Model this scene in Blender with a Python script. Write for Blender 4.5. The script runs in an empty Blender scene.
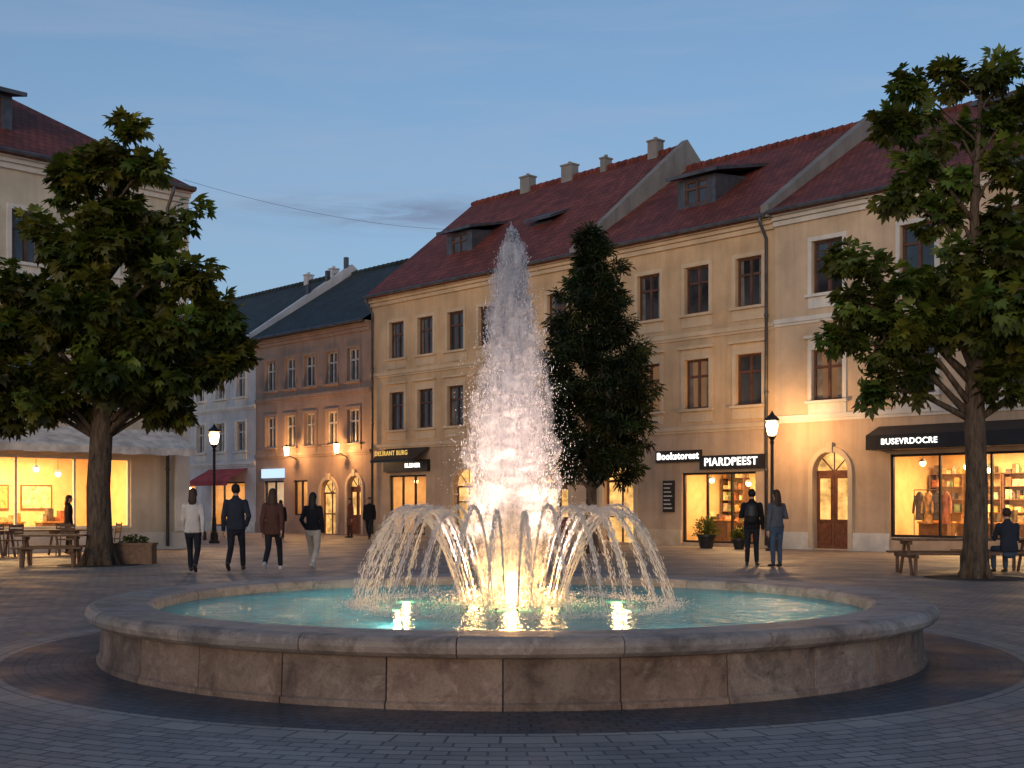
import bpy, math, random
import numpy as np
from mathutils import Vector, Matrix
from mathutils.bvhtree import BVHTree
random.seed(7); np.random.seed(7)
R=math.radians
scene=bpy.context.scene
coll=scene.collection

# ---------------------------------------------------------------- materials
def newmat(name):
    m=bpy.data.materials.new(name); m.use_nodes=True
    nt=m.node_tree; nt.nodes.clear()
    out=nt.nodes.new('ShaderNodeOutputMaterial')
    return m,nt,out
def N(nt,t,**k):
    n=nt.nodes.new(t)
    for a,v in k.items(): setattr(n,a,v)
    return n
def c4(c): return (c[0],c[1],c[2],1)
def mixc(nt,fac,a,b,mode='MIX'):
    n=N(nt,'ShaderNodeMix',data_type='RGBA',blend_type=mode)
    for i,v in ((0,fac),(6,a),(7,b)):
        if isinstance(v,bpy.types.NodeSocket): nt.links.new(v,n.inputs[i])
        elif i==0: n.inputs[0].default_value=v
        else: n.inputs[i].default_value=c4(v)
    return n.outputs[2]
def mth(nt,op,a,b=None):
    n=N(nt,'ShaderNodeMath',operation=op)
    for i,v in enumerate((a,b)):
        if v is None: continue
        if isinstance(v,bpy.types.NodeSocket): nt.links.new(v,n.inputs[i])
        else: n.inputs[i].default_value=v
    return n.outputs[0]
def coords(nt,scale=(1,1,1),rot=(0,0,0),kind='Object'):
    tc=N(nt,'ShaderNodeTexCoord'); mp=N(nt,'ShaderNodeMapping')
    mp.inputs['Scale'].default_value=scale; mp.inputs['Rotation'].default_value=rot
    nt.links.new(tc.outputs[kind],mp.inputs[0]); return mp.outputs[0]
def noise(nt,vec,scale,detail=4,rough=.55,dist=0):
    n=N(nt,'ShaderNodeTexNoise'); n.inputs['Scale'].default_value=scale
    n.inputs['Detail'].default_value=detail; n.inputs['Roughness'].default_value=rough
    n.inputs['Distortion'].default_value=dist
    nt.links.new(vec,n.inputs['Vector']); return n.outputs['Fac']
def ramp(nt,fac,a,b,v0=0.,v1=1.):
    n=N(nt,'ShaderNodeMapRange'); n.inputs[1].default_value=a; n.inputs[2].default_value=b
    n.inputs[3].default_value=v0; n.inputs[4].default_value=v1
    nt.links.new(fac,n.inputs[0]); return n.outputs[0]
def bumpn(nt,h,strength,dist=.02,prev=None):
    n=N(nt,'ShaderNodeBump'); n.inputs['Strength'].default_value=strength; n.inputs['Distance'].default_value=dist
    nt.links.new(h,n.inputs['Height'])
    if prev is not None: nt.links.new(prev,n.inputs['Normal'])
    return n.outputs[0]
def princ(nt,out,col,rough=.7,metal=0,spec=.5,normal=None,em=None,ems=0):
    p=N(nt,'ShaderNodeBsdfPrincipled')
    if isinstance(col,bpy.types.NodeSocket): nt.links.new(col,p.inputs['Base Color'])
    else: p.inputs['Base Color'].default_value=c4(col)
    if isinstance(rough,bpy.types.NodeSocket): nt.links.new(rough,p.inputs['Roughness'])
    else: p.inputs['Roughness'].default_value=rough
    p.inputs['Metallic'].default_value=metal; p.inputs['Specular IOR Level'].default_value=spec
    if normal is not None: nt.links.new(normal,p.inputs['Normal'])
    if em is not None:
        p.inputs['Emission Color'].default_value=c4(em); p.inputs['Emission Strength'].default_value=ems
    nt.links.new(p.outputs[0],out.inputs[0]); return p
def basic(name,col,rough=.7,var=.3,ns=3,bump=.15,bs=40,metal=0,spec=.4,em=None,ems=0):
    m,nt,out=newmat(name); v=coords(nt)
    f=ramp(nt,noise(nt,v,ns,2),.3,.7)
    c=mixc(nt,f,[x*(1-var) for x in col],[min(1,x*(1+var)) for x in col])
    nm=bumpn(nt,noise(nt,v,bs,2),bump,.01) if bump else None
    princ(nt,out,c,rough,metal,spec,nm,em,ems); return m
def plaster(name,col,stain=.35):
    m,nt,out=newmat(name); v=coords(nt)
    f=ramp(nt,noise(nt,v,.7,5),.35,.65)
    c=mixc(nt,f,[x*.78 for x in col],[x*1.08 for x in col])
    vs=coords(nt,(2.2,2.2,.22)); s=ramp(nt,noise(nt,vs,1.3,5,.65),.46,.8,0,stain+.08)
    c=mixc(nt,s,c,[x*.42 for x in col])
    sep=N(nt,'ShaderNodeSeparateXYZ'); nt.links.new(v,sep.inputs[0])
    g=ramp(nt,sep.outputs[2],0,1.1,.35,0)
    c=mixc(nt,mth(nt,'MULTIPLY',g,ramp(nt,noise(nt,v,2.5,2),.3,.6)),c,[x*.35 for x in col])
    nm=bumpn(nt,noise(nt,v,14,3,.6),.35,.02)
    princ(nt,out,c,.88,0,.25,nm); return m
def tiles(name,col):
    m,nt,out=newmat(name); v=coords(nt,(1,1.25,0))
    b=N(nt,'ShaderNodeTexBrick'); nt.links.new(v,b.inputs[0])
    b.offset=.5
    b.inputs['Color1'].default_value=c4([x*.7 for x in col]); b.inputs['Color2'].default_value=c4([x*1.25 for x in col])
    b.inputs['Mortar'].default_value=c4([x*.3 for x in col]); b.inputs['Scale'].default_value=1
    b.inputs['Mortar Size'].default_value=.022; b.inputs['Mortar Smooth'].default_value=.3
    b.inputs['Brick Width'].default_value=.24; b.inputs['Row Height'].default_value=.34
    v2=coords(nt); f=ramp(nt,noise(nt,v2,.9,6,.65),.35,.7)
    c=mixc(nt,f,b.outputs[0],(.5,.5,.5),'MULTIPLY')
    mo=ramp(nt,noise(nt,v2,3,5,.7),.56,.72,0,.5); c=mixc(nt,mo,c,[.05,.035,.03])
    nm=bumpn(nt,b.outputs['Fac'],-.9,.04); nm=bumpn(nt,noise(nt,v2,8,2),.4,.04,nm)
    princ(nt,out,c,.7,0,.35,nm); return m
def emis(name,col,s,ns=0):
    m,nt,out=newmat(name); e=N(nt,'ShaderNodeEmission')
    e.inputs[1].default_value=s
    if ns:
        v=coords(nt); c=mixc(nt,ramp(nt,noise(nt,v,ns,3),.35,.65),[x*.35 for x in col],col); nt.links.new(c,e.inputs[0])
    else: e.inputs[0].default_value=c4(col)
    nt.links.new(e.outputs[0],out.inputs[0]); return m
def winglass(name,col=(.018,.02,.024),ems=0,ec=(1,.6,.25)):
    m,nt,out=newmat(name); v=coords(nt)
    nm=bumpn(nt,noise(nt,v,1.6,1),.12,.05)
    f=ramp(nt,noise(nt,v,.9,2),.4,.6); c=mixc(nt,f,col,[x*2.6 for x in col])
    princ(nt,out,c,.06,0,.8,nm,ec,ems); return m
def clearglass(name):
    m,nt,out=newmat(name)
    t=N(nt,'ShaderNodeBsdfTransparent'); t.inputs[0].default_value=(.95,.96,.95,1)
    g=N(nt,'ShaderNodeBsdfGlossy'); g.inputs['Roughness'].default_value=.03
    lw=N(nt,'ShaderNodeFresnel'); lw.inputs[0].default_value=1.45
    mx=N(nt,'ShaderNodeMixShader'); nt.links.new(lw.outputs[0],mx.inputs[0]); nt.links.new(t.outputs[0],mx.inputs[1]); nt.links.new(g.outputs[0],mx.inputs[2])
    nt.links.new(mx.outputs[0],out.inputs[0]); return m
def leafmat(name,a,b):
    m,nt,out=newmat(name); at=N(nt,'ShaderNodeAttribute',attribute_name='Col')
    v=coords(nt); f=ramp(nt,noise(nt,v,1.2,1),.35,.65)
    c=mixc(nt,f,a,b); c=mixc(nt,1.,c,at.outputs[0],'MULTIPLY')
    p=N(nt,'ShaderNodeBsdfPrincipled'); nt.links.new(c,p.inputs['Base Color']); p.inputs['Roughness'].default_value=.5
    p.inputs['Specular IOR Level'].default_value=.35
    tr=N(nt,'ShaderNodeBsdfTranslucent'); c2=mixc(nt,1.,c,(1.2,1.3,.5),'MULTIPLY'); nt.links.new(c2,tr.inputs[0])
    mx=N(nt,'ShaderNodeMixShader'); mx.inputs[0].default_value=.35
    nt.links.new(p.outputs[0],mx.inputs[1]); nt.links.new(tr.outputs[0],mx.inputs[2]); nt.links.new(mx.outputs[0],out.inputs[0]); return m
def stone(name,a,b,usecol=False,rough=.8,spk=.35):
    m,nt,out=newmat(name); v=coords(nt)
    f=ramp(nt,noise(nt,v,1.8,8,.7,.8),.35,.65); c=mixc(nt,f,a,b)
    sp=ramp(nt,noise(nt,v,48,3,.8),.48,.62,0,spk); c=mixc(nt,sp,c,[x*.5 for x in a])
    pt=ramp(nt,noise(nt,v,6,7,.75,.5),.53,.68,0,.6); c=mixc(nt,pt,c,[min(1,x*1.5) for x in b])
    dk=ramp(nt,noise(nt,v,3.1,6,.7,.6),.50,.66,0,.75); c=mixc(nt,dk,c,[x*.42 for x in a])
    if usecol:
        at=N(nt,'ShaderNodeAttribute',attribute_name='Col'); c=mixc(nt,1.,c,at.outputs[0],'MULTIPLY')
    nm=bumpn(nt,noise(nt,v,30,8,.75),.7,.016); nm=bumpn(nt,noise(nt,v,6,5,.6),.5,.03,nm)
    princ(nt,out,c,rough,0,.35,nm); return m
def paving(name,cA,cB,mort,bw,rh,rot,kind='Object',warp=.05,rough=.55):
    m,nt,out=newmat(name); v=coords(nt,(1,1,1),(0,0,rot),kind)
    nz=N(nt,'ShaderNodeTexNoise'); nz.inputs['Scale'].default_value=.9; nz.inputs['Detail'].default_value=2
    nt.links.new(v,nz.inputs['Vector'])
    sc=N(nt,'ShaderNodeVectorMath',operation='SCALE'); nt.links.new(nz.outputs['Color'],sc.inputs[0]); sc.inputs['Scale'].default_value=warp
    ad=N(nt,'ShaderNodeVectorMath',operation='ADD'); nt.links.new(v,ad.inputs[0]); nt.links.new(sc.outputs[0],ad.inputs[1])
    b=N(nt,'ShaderNodeTexBrick'); nt.links.new(ad.outputs[0],b.inputs[0])
    b.inputs['Color1'].default_value=c4(cA); b.inputs['Color2'].default_value=c4(cB); b.inputs['Mortar'].default_value=c4(mort)
    b.inputs['Scale'].default_value=1; b.inputs['Brick Width'].default_value=bw; b.inputs['Row Height'].default_value=rh
    b.inputs['Mortar Size'].default_value=.011; b.inputs['Mortar Smooth'].default_value=.4
    vo=coords(nt); f=ramp(nt,noise(nt,vo,.35,6,.6),.35,.65); c=mixc(nt,f,b.outputs[0],(.60,.60,.62),'MULTIPLY')
    g=ramp(nt,noise(nt,vo,18,4,.7),.4,.7,0,.4); c=mixc(nt,g,c,[x*.5 for x in cA])
    nm=bumpn(nt,b.outputs['Fac'],-1.,.02); nm=bumpn(nt,noise(nt,vo,22,3,.7),.5,.015,nm); nm=bumpn(nt,noise(nt,vo,3.5,1),.25,.04,nm)
    rr=ramp(nt,noise(nt,vo,1.1,4),.3,.7,rough-.17,rough+.2)
    princ(nt,out,c,rr,0,.5,nm); return m

M={}
M['cream']=plaster('cream_plaster',(.60,.42,.255))
M['cream2']=plaster('cream_plaster_light',(.64,.48,.33))
M['base']=plaster('ground_floor_plaster',(.56,.40,.27))
M['taupe']=plaster('taupe_plaster',(.36,.25,.195))
M['white']=plaster('white_plaster',(.60,.58,.58))
M['leftw']=plaster('pale_plaster',(.62,.54,.42))
M['trim']=plaster('trim_stone',(.62,.48,.33),.2)
M['trimw']=plaster('trim_white',(.70,.66,.60),.2)
M['grayw']=plaster('gable_cement',(.25,.235,.22),.5)
M['frame']=basic('brown_window_frame',(.10,.045,.03),.45)
M['framew']=basic('white_window_frame',(.55,.5,.45),.5)
M['black']=basic('black_paint',(.015,.015,.017),.45)
M['metal']=basic('zinc_metal',(.10,.10,.11),.45,metal=.5)
M['wood']=basic('door_wood',(.16,.06,.03),.45,ns=8)
M['bench']=basic('bench_wood',(.15,.08,.045),.6,ns=9)
M['redtile']=tiles('red_roof_tiles',(.23,.058,.042))
M['dktile']=tiles('slate_roof',(.042,.055,.058))
M['glass']=winglass('window_glass')
M['glassw']=winglass('window_glass_dim_lit',(.05,.03,.02),.14,(1,.5,.22))
M['lit']=emis('lit_window',(1,.52,.15),1.6,2.5)
M['clear']=clearglass('shop_glass')
M['room']=basic('room_wall',(.72,.5,.26),.8,var=.12)
M['roomfloor']=basic('room_floor',(.3,.2,.12),.5)
M['bulb']=emis('warm_bulb',(1,.72,.36),14)
M['lantern']=emis('lantern_glow',(1,.62,.24),20)
M['poollamp']=emis('pool_lamp_lens',(1,.62,.22),2.5)
M['letter']=emis('sign_letter_white',(1,.95,.85),2.6)
M['letterg']=emis('sign_letter_gold',(1,.6,.15),.9)
M['awnw']=basic('awning_canvas_pale',(.74,.66,.58),.8,bump=.1)
M['awnr']=basic('awning_canvas_red',(.4,.06,.06),.8)
M['soil']=basic('soil',(.04,.03,.022),.9)
M['terra']=basic('terracotta',(.22,.09,.055),.8)
goods=[basic('goods_%d'%i,c,.6,var=.5,ns=7) for i,c in enumerate([(.6,.3,.1),(.35,.12,.06),(.75,.55,.3),(.12,.09,.07),(.5,.4,.3),(.15,.2,.1)])]

# ---------------------------------------------------------------- mesh helpers
class B:
    def __init__(s): s.v=[]; s.f=[]; s.m=[]
    def add(s,vs,fs,mi=0):
        o=len(s.v); s.v+= [tuple(x) for x in vs]; s.f+=[tuple(i+o for i in f) for f in fs]; s.m+=[mi]*len(fs)
    def box(s,x0,x1,y0,y1,z0,z1,mi=0):
        vs=[(x0,y0,z0),(x1,y0,z0),(x1,y1,z0),(x0,y1,z0),(x0,y0,z1),(x1,y0,z1),(x1,y1,z1),(x0,y1,z1)]
        s.add(vs,[(0,3,2,1),(4,5,6,7),(0,1,5,4),(1,2,6,5),(2,3,7,6),(3,0,4,7)],mi)
    def poly(s,vs,mi=0): s.add(vs,[tuple(range(len(vs)))],mi)
    def tube(s,pts,rad,n=8,mi=0,cap=True,ell=(1,1)):
        rings=[]; P=[Vector(p) for p in pts]; prev=None
        for i,p in enumerate(P):
            t=(P[min(i+1,len(P)-1)]-P[max(i-1,0)]).normalized()
            ref=prev if prev is not None else (Vector((1,0,0)) if abs(t.x)<.9 else Vector((0,0,1)))
            a=(ref-t*ref.dot(t)).normalized(); b=t.cross(a); prev=a
            r=rad[i] if hasattr(rad,'__len__') else rad
            rx,ry=(r if hasattr(r,'__len__') else (r*ell[0],r*ell[1]))
            rings.append([p+a*rx*math.cos(2*math.pi*k/n)+b*ry*math.sin(2*math.pi*k/n) for k in range(n)])
        vs=[q for r_ in rings for q in r_]; fs=[]
        for i in range(len(P)-1):
            for k in range(n):
                k2=(k+1)%n; fs.append((i*n+k,i*n+k2,(i+1)*n+k2,(i+1)*n+k))
        if cap: fs.append(tuple(range(n))[::-1]); fs.append(tuple((len(P)-1)*n+k for k in range(n)))
        s.add(vs,fs,mi)
    def ball(s,c,r,n=10,m=6,mi=0):
        r=r if hasattr(r,'__len__') else (r,r,r)
        vs=[(c[0],c[1],c[2]-r[2])]
        for j in range(1,m):
            ph=-math.pi/2+math.pi*j/m
            for k in range(n):
                a=2*math.pi*k/n; vs.append((c[0]+r[0]*math.cos(ph)*math.cos(a),c[1]+r[1]*math.cos(ph)*math.sin(a),c[2]+r[2]*math.sin(ph)))
        vs.append((c[0],c[1],c[2]+r[2])); fs=[]
        for k in range(n):
            k2=(k+1)%n; fs.append((0,1+k2,1+k)); top=len(vs)-1; b=1+(m-2)*n; fs.append((b+k,b+k2,top))
            for j in range(m-2): fs.append((1+j*n+k,1+j*n+k2,1+(j+1)*n+k2,1+(j+1)*n+k))
        s.add(vs,fs,mi)
    def lathe(s,prof,n=96,mi=0):
        vs=[(r*math.cos(2*math.pi*i/n),r*math.sin(2*math.pi*i/n),z) for i in range(n) for r,z in prof]
        p=len(prof); fs=[]
        for i in range(n):
            j=(i+1)%n
            for q in range(p-1): fs.append((i*p+q,j*p+q,j*p+q+1,i*p+q+1))
        s.add(vs,fs,mi)
    def make(s,name,parent=None,mats=(),smooth=False,bevel=0):
        me=bpy.data.meshes.new(name); me.from_pydata(s.v,[],s.f)
        for m in mats: me.materials.append(m)
        me.polygons.foreach_set('material_index',s.m)
        if smooth: me.polygons.foreach_set('use_smooth',[True]*len(s.f))
        me.update()
        o=bpy.data.objects.new(name,me); coll.objects.link(o)
        if parent: o.parent=parent
        if bevel:
            bv=o.modifiers.new('bevel','BEVEL'); bv.width=bevel; bv.segments=2; bv.limit_method='ANGLE'
        return o
def empty(name,loc=(0,0,0),rz=0):
    e=bpy.data.objects.new(name,None); coll.objects.link(e); e.location=loc; e.rotation_euler=(0,0,rz); e.empty_display_size=.3; return e
def npmesh(name,verts,faces,mat,parent=None,col=None,smooth=False):
    me=bpy.data.meshes.new(name); nv=len(verts); nf,k=faces.shape
    me.vertices.add(nv); me.vertices.foreach_set('co',verts.astype(np.float32).ravel())
    me.loops.add(nf*k); me.loops.foreach_set('vertex_index',faces.astype(np.int32).ravel())
    me.polygons.add(nf); me.polygons.foreach_set('loop_start',np.arange(0,nf*k,k,dtype=np.int32))
    me.materials.append(mat)
    if smooth: me.polygons.foreach_set('use_smooth',np.ones(nf,bool))
    me.update(calc_edges=True)
    if col is not None:
        at=me.color_attributes.new('Col','FLOAT_COLOR','POINT'); at.data.foreach_set('color',np.hstack([col,np.ones((nv,1))]).astype(np.float32).ravel())
    o=bpy.data.objects.new(name,me); coll.objects.link(o)
    if parent: o.parent=parent
    return o
def light(name,kind,loc,energy,col,parent=None,size=.1,rot=None,**k):
    l=bpy.data.lights.new(name,kind); l.energy=energy; l.color=col
    if kind=='AREA':
        l.shape='RECTANGLE'; l.size=size[0]; l.size_y=size[1]
    elif kind!='SUN': l.shadow_soft_size=size
    for a,v in k.items(): setattr(l,a,v)
    o=bpy.data.objects.new(name,l); coll.objects.link(o); o.location=loc
    if rot: o.rotation_euler=rot
    if parent: o.parent=parent
    return o
def text(s,name,parent,loc,size,mat,rot=(math.pi/2,0,0),bold=.005,space=1.12):
    c=bpy.data.curves.new(name,'FONT'); c.body=s; c.size=size; c.extrude=.008; c.offset=bold; c.space_character=space
    c.align_x='CENTER'; c.align_y='CENTER'; c.materials.append(mat)
    o=bpy.data.objects.new(name,c); coll.objects.link(o); o.location=loc; o.rotation_euler=rot; o.parent=parent; return o

# ---------------------------------------------------------------- world
SUN_EL=R(6); SUN_AZ=R(196)
w=bpy.data.worlds.new('World'); scene.world=w; w.use_nodes=True
nt=w.node_tree; nt.nodes.clear()
wo=N(nt,'ShaderNodeOutputWorld'); bg=N(nt,'ShaderNodeBackground'); sky=N(nt,'ShaderNodeTexSky')
sky.sky_type='NISHITA'; sky.sun_disc=False; sky.sun_elevation=SUN_EL; sky.sun_rotation=SUN_AZ; sky.air_density=1.; sky.dust_density=1.2; sky.ozone_density=3.
tc=N(nt,'ShaderNodeTexCoord'); sp=N(nt,'ShaderNodeSeparateXYZ'); nt.links.new(tc.outputs['Generated'],sp.inputs[0])
hz=ramp(nt,sp.outputs[2],.0,.46,.75,.0)
c=mixc(nt,.10,sky.outputs[0],(1.1,1.3,1.6))
c=mixc(nt,hz,c,(1.5,1.95,2.8))
mp=N(nt,'ShaderNodeMapping'); mp.inputs['Scale'].default_value=(1.4,1.4,10); nt.links.new(tc.outputs['Generated'],mp.inputs[0])
nz=noise(nt,mp.outputs[0],2.4,6,.6,.5)
cf=ramp(nt,nz,.46,.75,0,.36); c=mixc(nt,cf,c,(1.75,2.0,2.6))
ex=mth(nt,'POWER',mth(nt,'DIVIDE',mth(nt,'ADD',sp.outputs[0],.085),.11),2.); ez=mth(nt,'POWER',mth(nt,'DIVIDE',mth(nt,'ADD',sp.outputs[2],-.228),.011),2.)
el=mth(nt,'EXPONENT',mth(nt,'MULTIPLY',mth(nt,'ADD',ex,ez),-1.))
front=ramp(nt,sp.outputs[1],0,.2)
mp2=N(nt,'ShaderNodeMapping'); mp2.inputs['Scale'].default_value=(5,5,40); nt.links.new(tc.outputs['Generated'],mp2.inputs[0])
nz2=noise(nt,mp2.outputs[0],2.5,6,.65,.6)
cl=mth(nt,'MULTIPLY',mth(nt,'MULTIPLY',el,ramp(nt,nz2,.38,.58,.15,1.)),mth(nt,'MULTIPLY',front,.85))
c=mixc(nt,cl,c,(.85,1.08,1.65))
nt.links.new(c,bg.inputs[0]); bg.inputs[1].default_value=.22
nt.links.new(bg.outputs[0],wo.inputs[0])
light('sun_light','SUN',(0,-20,20),.85,(1,.76,.56),rot=(R(84),0,R(-16)),angle=R(25))

# ---------------------------------------------------------------- ground
M['pave']=paving('plaza_paving',(.40,.325,.285),(.25,.21,.19),(.07,.062,.056),.24,.12,R(28))
b=B(); b.poly([(-300,-60,0),(300,-60,0),(300,500,0),(-300,500,0)]); b.make('plaza_ground',None,[M['pave']])
FC=(0,12.3,0)
def ring(name,r0,r1,z,mat,n=160):
    me=bpy.data.meshes.new(name); vs=[];fs=[]
    for i in range(n+1):
        a=2*math.pi*i/n; vs+=[(r0*math.cos(a),r0*math.sin(a),z),(r1*math.cos(a),r1*math.sin(a),z)]
    for i in range(n): fs.append((2*i,2*i+1,2*i+3,2*i+2))
    me.from_pydata(vs,[],fs); uv=me.uv_layers.new(name='UVMap'); rm=(r0+r1)/2
    for p in me.polygons:
        i=p.index
        for li,vi in zip(p.loop_indices,p.vertices):
            uv.data[li].uv=(2*math.pi*(vi//2)/n*rm,(r0 if vi%2==0 else r1))
    me.materials.append(mat); o=bpy.data.objects.new(name,me); coll.objects.link(o); o.location=(FC[0],FC[1],0); return o
ring('dark_sett_paving_ring',3.7,4.72,.004,paving('dark_setts',(.10,.105,.12),(.062,.066,.08),(.024,.025,.028),.13,.10,0,'UV',.02,.45))
ring('border_paving_ring',4.72,5.02,.004,paving('border_pavers',(.42,.35,.30),(.32,.27,.235),(.07,.06,.055),.32,.30,0,'UV',.0,.55))
ring('outer_paving_ring',5.02,6.6,.004,paving('outer_pavers',(.37,.30,.27),(.24,.20,.18),(.065,.058,.052),.24,.12,0,'UV',.03,.55))

# ---------------------------------------------------------------- fountain
fo=empty('fountain',FC)
M['fst']=stone('basin_stone',(.165,.105,.08),(.30,.215,.165),True,.8,.3)
M['rim']=stone('rim_stone',(.25,.20,.17),(.37,.305,.265),True,.5,.2)
def curved(prof,a0,a1,n,bb,cl,cv):
    p=len(prof); vs=[]
    for i in range(n+1):
        a=a0+(a1-a0)*i/n; vs+=[(r*math.cos(a),r*math.sin(a),z) for r,z in prof]
    fs=[]
    for i in range(n):
        for q in range(p): fs.append((i*p+q,(i+1)*p+q,(i+1)*p+(q+1)%p,i*p+(q+1)%p))
    fs.append(tuple(range(p))); fs.append(tuple(n*p+q for q in range(p))[::-1])
    bb.add(vs,fs); cl+= [cv]*len(vs)
def slabs(name,prof,n,gap,mat,off=0,var=.18,seg=6,bevel=.006):
    bb=B(); cl=[]
    for i in range(n):
        a0=2*math.pi*i/n+off; a1=2*math.pi*(i+1)/n+off-gap
        g=1+random.uniform(-var,var); wv=random.uniform(-.07,.07)
        curved(prof,a0,a1,seg,bb,cl,(g*(1+wv),g,g*(1-wv)))
    o=bb.make(name,fo,[mat])
    at=o.data.color_attributes.new('Col','FLOAT_COLOR','POINT'); at.data.foreach_set('color',np.array([[c[0],c[1],c[2],1] for c in cl],dtype=np.float32).ravel())
    bv=o.modifiers.new('bevel','BEVEL'); bv.width=bevel; bv.segments=2; bv.limit_method='ANGLE'; bv.angle_limit=R(40)
    return o
slabs('basin_wall_slabs',[(3.74,0),(3.90,0),(3.90,.045),(3.875,.06),(3.86,.36),(3.74,.36)],30,.0022,M['fst'],.09,.26)
slabs('rim_coping',[(3.40,.365),(3.93,.365),(3.96,.375),(3.99,.40),(4.00,.44),(3.99,.475),(3.96,.50),(3.92,.512),(3.46,.505),(3.42,.495),(3.40,.46)],22,.0016,M['rim'],.05,.10,10,.005)
bb=B(); bb.lathe([(3.80,.001),(3.80,.364)],96); bb.lathe([(3.46,.36),(3.46,.02),(0,.02)],96)
M['tile']=paving('basin_tiles',(.20,.68,.70),(.16,.60,.63),(.12,.40,.44),.3,.3,0,'Object',0,.4)
bb.make('basin_lining',fo,[M['tile']])
m,nt,out=newmat('pool_water'); v=coords(nt)
ln=N(nt,'ShaderNodeVectorMath',operation='LENGTH'); nt.links.new(v,ln.inputs[0])
sn=mth(nt,'SINE',mth(nt,'MULTIPLY',ln.outputs['Value'],38))
nm=bumpn(nt,noise(nt,v,5.5,3,.6,.8),.7,.08); nm=bumpn(nt,sn,.15,.02,nm); nm=bumpn(nt,noise(nt,v,22,2),.4,.02,nm)
t=N(nt,'ShaderNodeBsdfTransparent'); t.inputs[0].default_value=(.5,.90,.92,1)
df=N(nt,'ShaderNodeBsdfDiffuse'); nt.links.new(nm,df.inputs['Normal'])
nt.links.new(mixc(nt,ramp(nt,noise(nt,v,2.2,4,.6,.6),.35,.65),(.07,.46,.52),(.20,.70,.72)),df.inputs[0])
m0=N(nt,'ShaderNodeMixShader'); m0.inputs[0].default_value=.5; nt.links.new(t.outputs[0],m0.inputs[1]); nt.links.new(df.outputs[0],m0.inputs[2])
g=N(nt,'ShaderNodeBsdfGlossy'); g.inputs['Roughness'].default_value=.07; nt.links.new(nm,g.inputs['Normal'])
fr=N(nt,'ShaderNodeFresnel'); fr.inputs[0].default_value=1.33; nt.links.new(nm,fr.inputs['Normal'])
mx=N(nt,'ShaderNodeMixShader'); nt.links.new(fr.outputs[0],mx.inputs[0]); nt.links.new(m0.outputs[0],mx.inputs[1]); nt.links.new(g.outputs[0],mx.inputs[2])
nt.links.new(mx.outputs[0],out.inputs[0]); M['water']=m
bb=B(); bb.poly([(3.455*math.cos(2*math.pi*i/96),3.455*math.sin(2*math.pi*i/96),.40) for i in range(96)]); bb.make('water_surface',fo,[M['water']])
bb=B(); bb.tube([(0,0,.02),(0,0,.46)],[.07,.045],14)
for i in range(16):
    a=2*math.pi*i/16+.1; bb.tube([(.47*math.cos(a),.47*math.sin(a),.02),(.50*math.cos(a),.50*math.sin(a),.42)],.015,8)
bb.lathe([(.45,.30),(.53,.30),(.53,.33),(.45,.33),(.45,.30)],32)
bb.make('nozzle_ring',fo,[M['metal']])
bb=B()
LA=[R(205),R(335),R(25),R(155)]
for a in LA: bb.tube([(1.2*math.cos(a),1.2*math.sin(a),.14),(1.2*math.cos(a),1.2*math.sin(a),.20)],[.05,.05],14)
bb.make('underwater_lamps',fo,[M['poollamp']])
m,nt,out=newmat('water_spray')
p=N(nt,'ShaderNodeBsdfDiffuse'); p.inputs[0].default_value=(.78,.76,.80,1)
tr=N(nt,'ShaderNodeBsdfTranslucent'); tr.inputs[0].default_value=(.80,.78,.80,1)
mx=N(nt,'ShaderNodeMixShader'); mx.inputs[0].default_value=.62
nt.links.new(p.outputs[0],mx.inputs[1]); nt.links.new(tr.outputs[0],mx.inputs[2]); nt.links.new(mx.outputs[0],out.inputs[0]); M['spray']=m
m,nt,out=newmat('water_mist'); v=coords(nt,(9,9,1.6))
tp=N(nt,'ShaderNodeBsdfTransparent'); tr=N(nt,'ShaderNodeBsdfTranslucent'); tr.inputs[0].default_value=(.85,.82,.86,1); p=N(nt,'ShaderNodeBsdfDiffuse'); p.inputs[0].default_value=(.85,.82,.86,1)
mx=N(nt,'ShaderNodeMixShader'); mx.inputs[0].default_value=.5; nt.links.new(p.outputs[0],mx.inputs[1]); nt.links.new(tr.outputs[0],mx.inputs[2])
lw=N(nt,'ShaderNodeLayerWeight'); lw.inputs[0].default_value=.5
fac=mth(nt,'MULTIPLY',ramp(nt,noise(nt,v,1.6,4,.7),.36,.66,.05,.72),mth(nt,'SUBTRACT',1.,lw.outputs['Facing']))
m2=N(nt,'ShaderNodeMixShader'); nt.links.new(fac,m2.inputs[0]); nt.links.new(tp.outputs[0],m2.inputs[1]); nt.links.new(mx.outputs[0],m2.inputs[2]); nt.links.new(m2.outputs[0],out.inputs[0]); M['mist']=m
OCT=np.array([(1,0,0),(0,1,0),(-1,0,0),(0,-1,0),(0,0,1),(0,0,-1)],float)
OF=np.array([(0,1,4),(1,2,4),(2,3,4),(3,0,4),(1,0,5),(2,1,5),(3,2,5),(0,3,5)])
def drops(name,pos,dirs,rad,ln,parent=fo):
    n=len(pos); d=dirs/np.maximum(np.linalg.norm(dirs,axis=1,keepdims=True),1e-6)
    ref=np.where(np.abs(d[:,[0]])<.9,np.array([[1.,0,0]]),np.array([[0,1.,0]]))
    a=np.cross(d,ref); a/=np.linalg.norm(a,axis=1,keepdims=True); c_=np.cross(d,a)
    V=pos[:,None,:]+OCT[None,:,[0]]*a[:,None,:]*rad[:,None,None]+OCT[None,:,[1]]*c_[:,None,:]*rad[:,None,None]+OCT[None,:,[2]]*d[:,None,:]*ln[:,None,None]
    F=(OF[None]+6*np.arange(n)[:,None,None]).reshape(-1,3)
    return npmesh(name,V.reshape(-1,3),F,M['spray'],parent,smooth=True)
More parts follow.
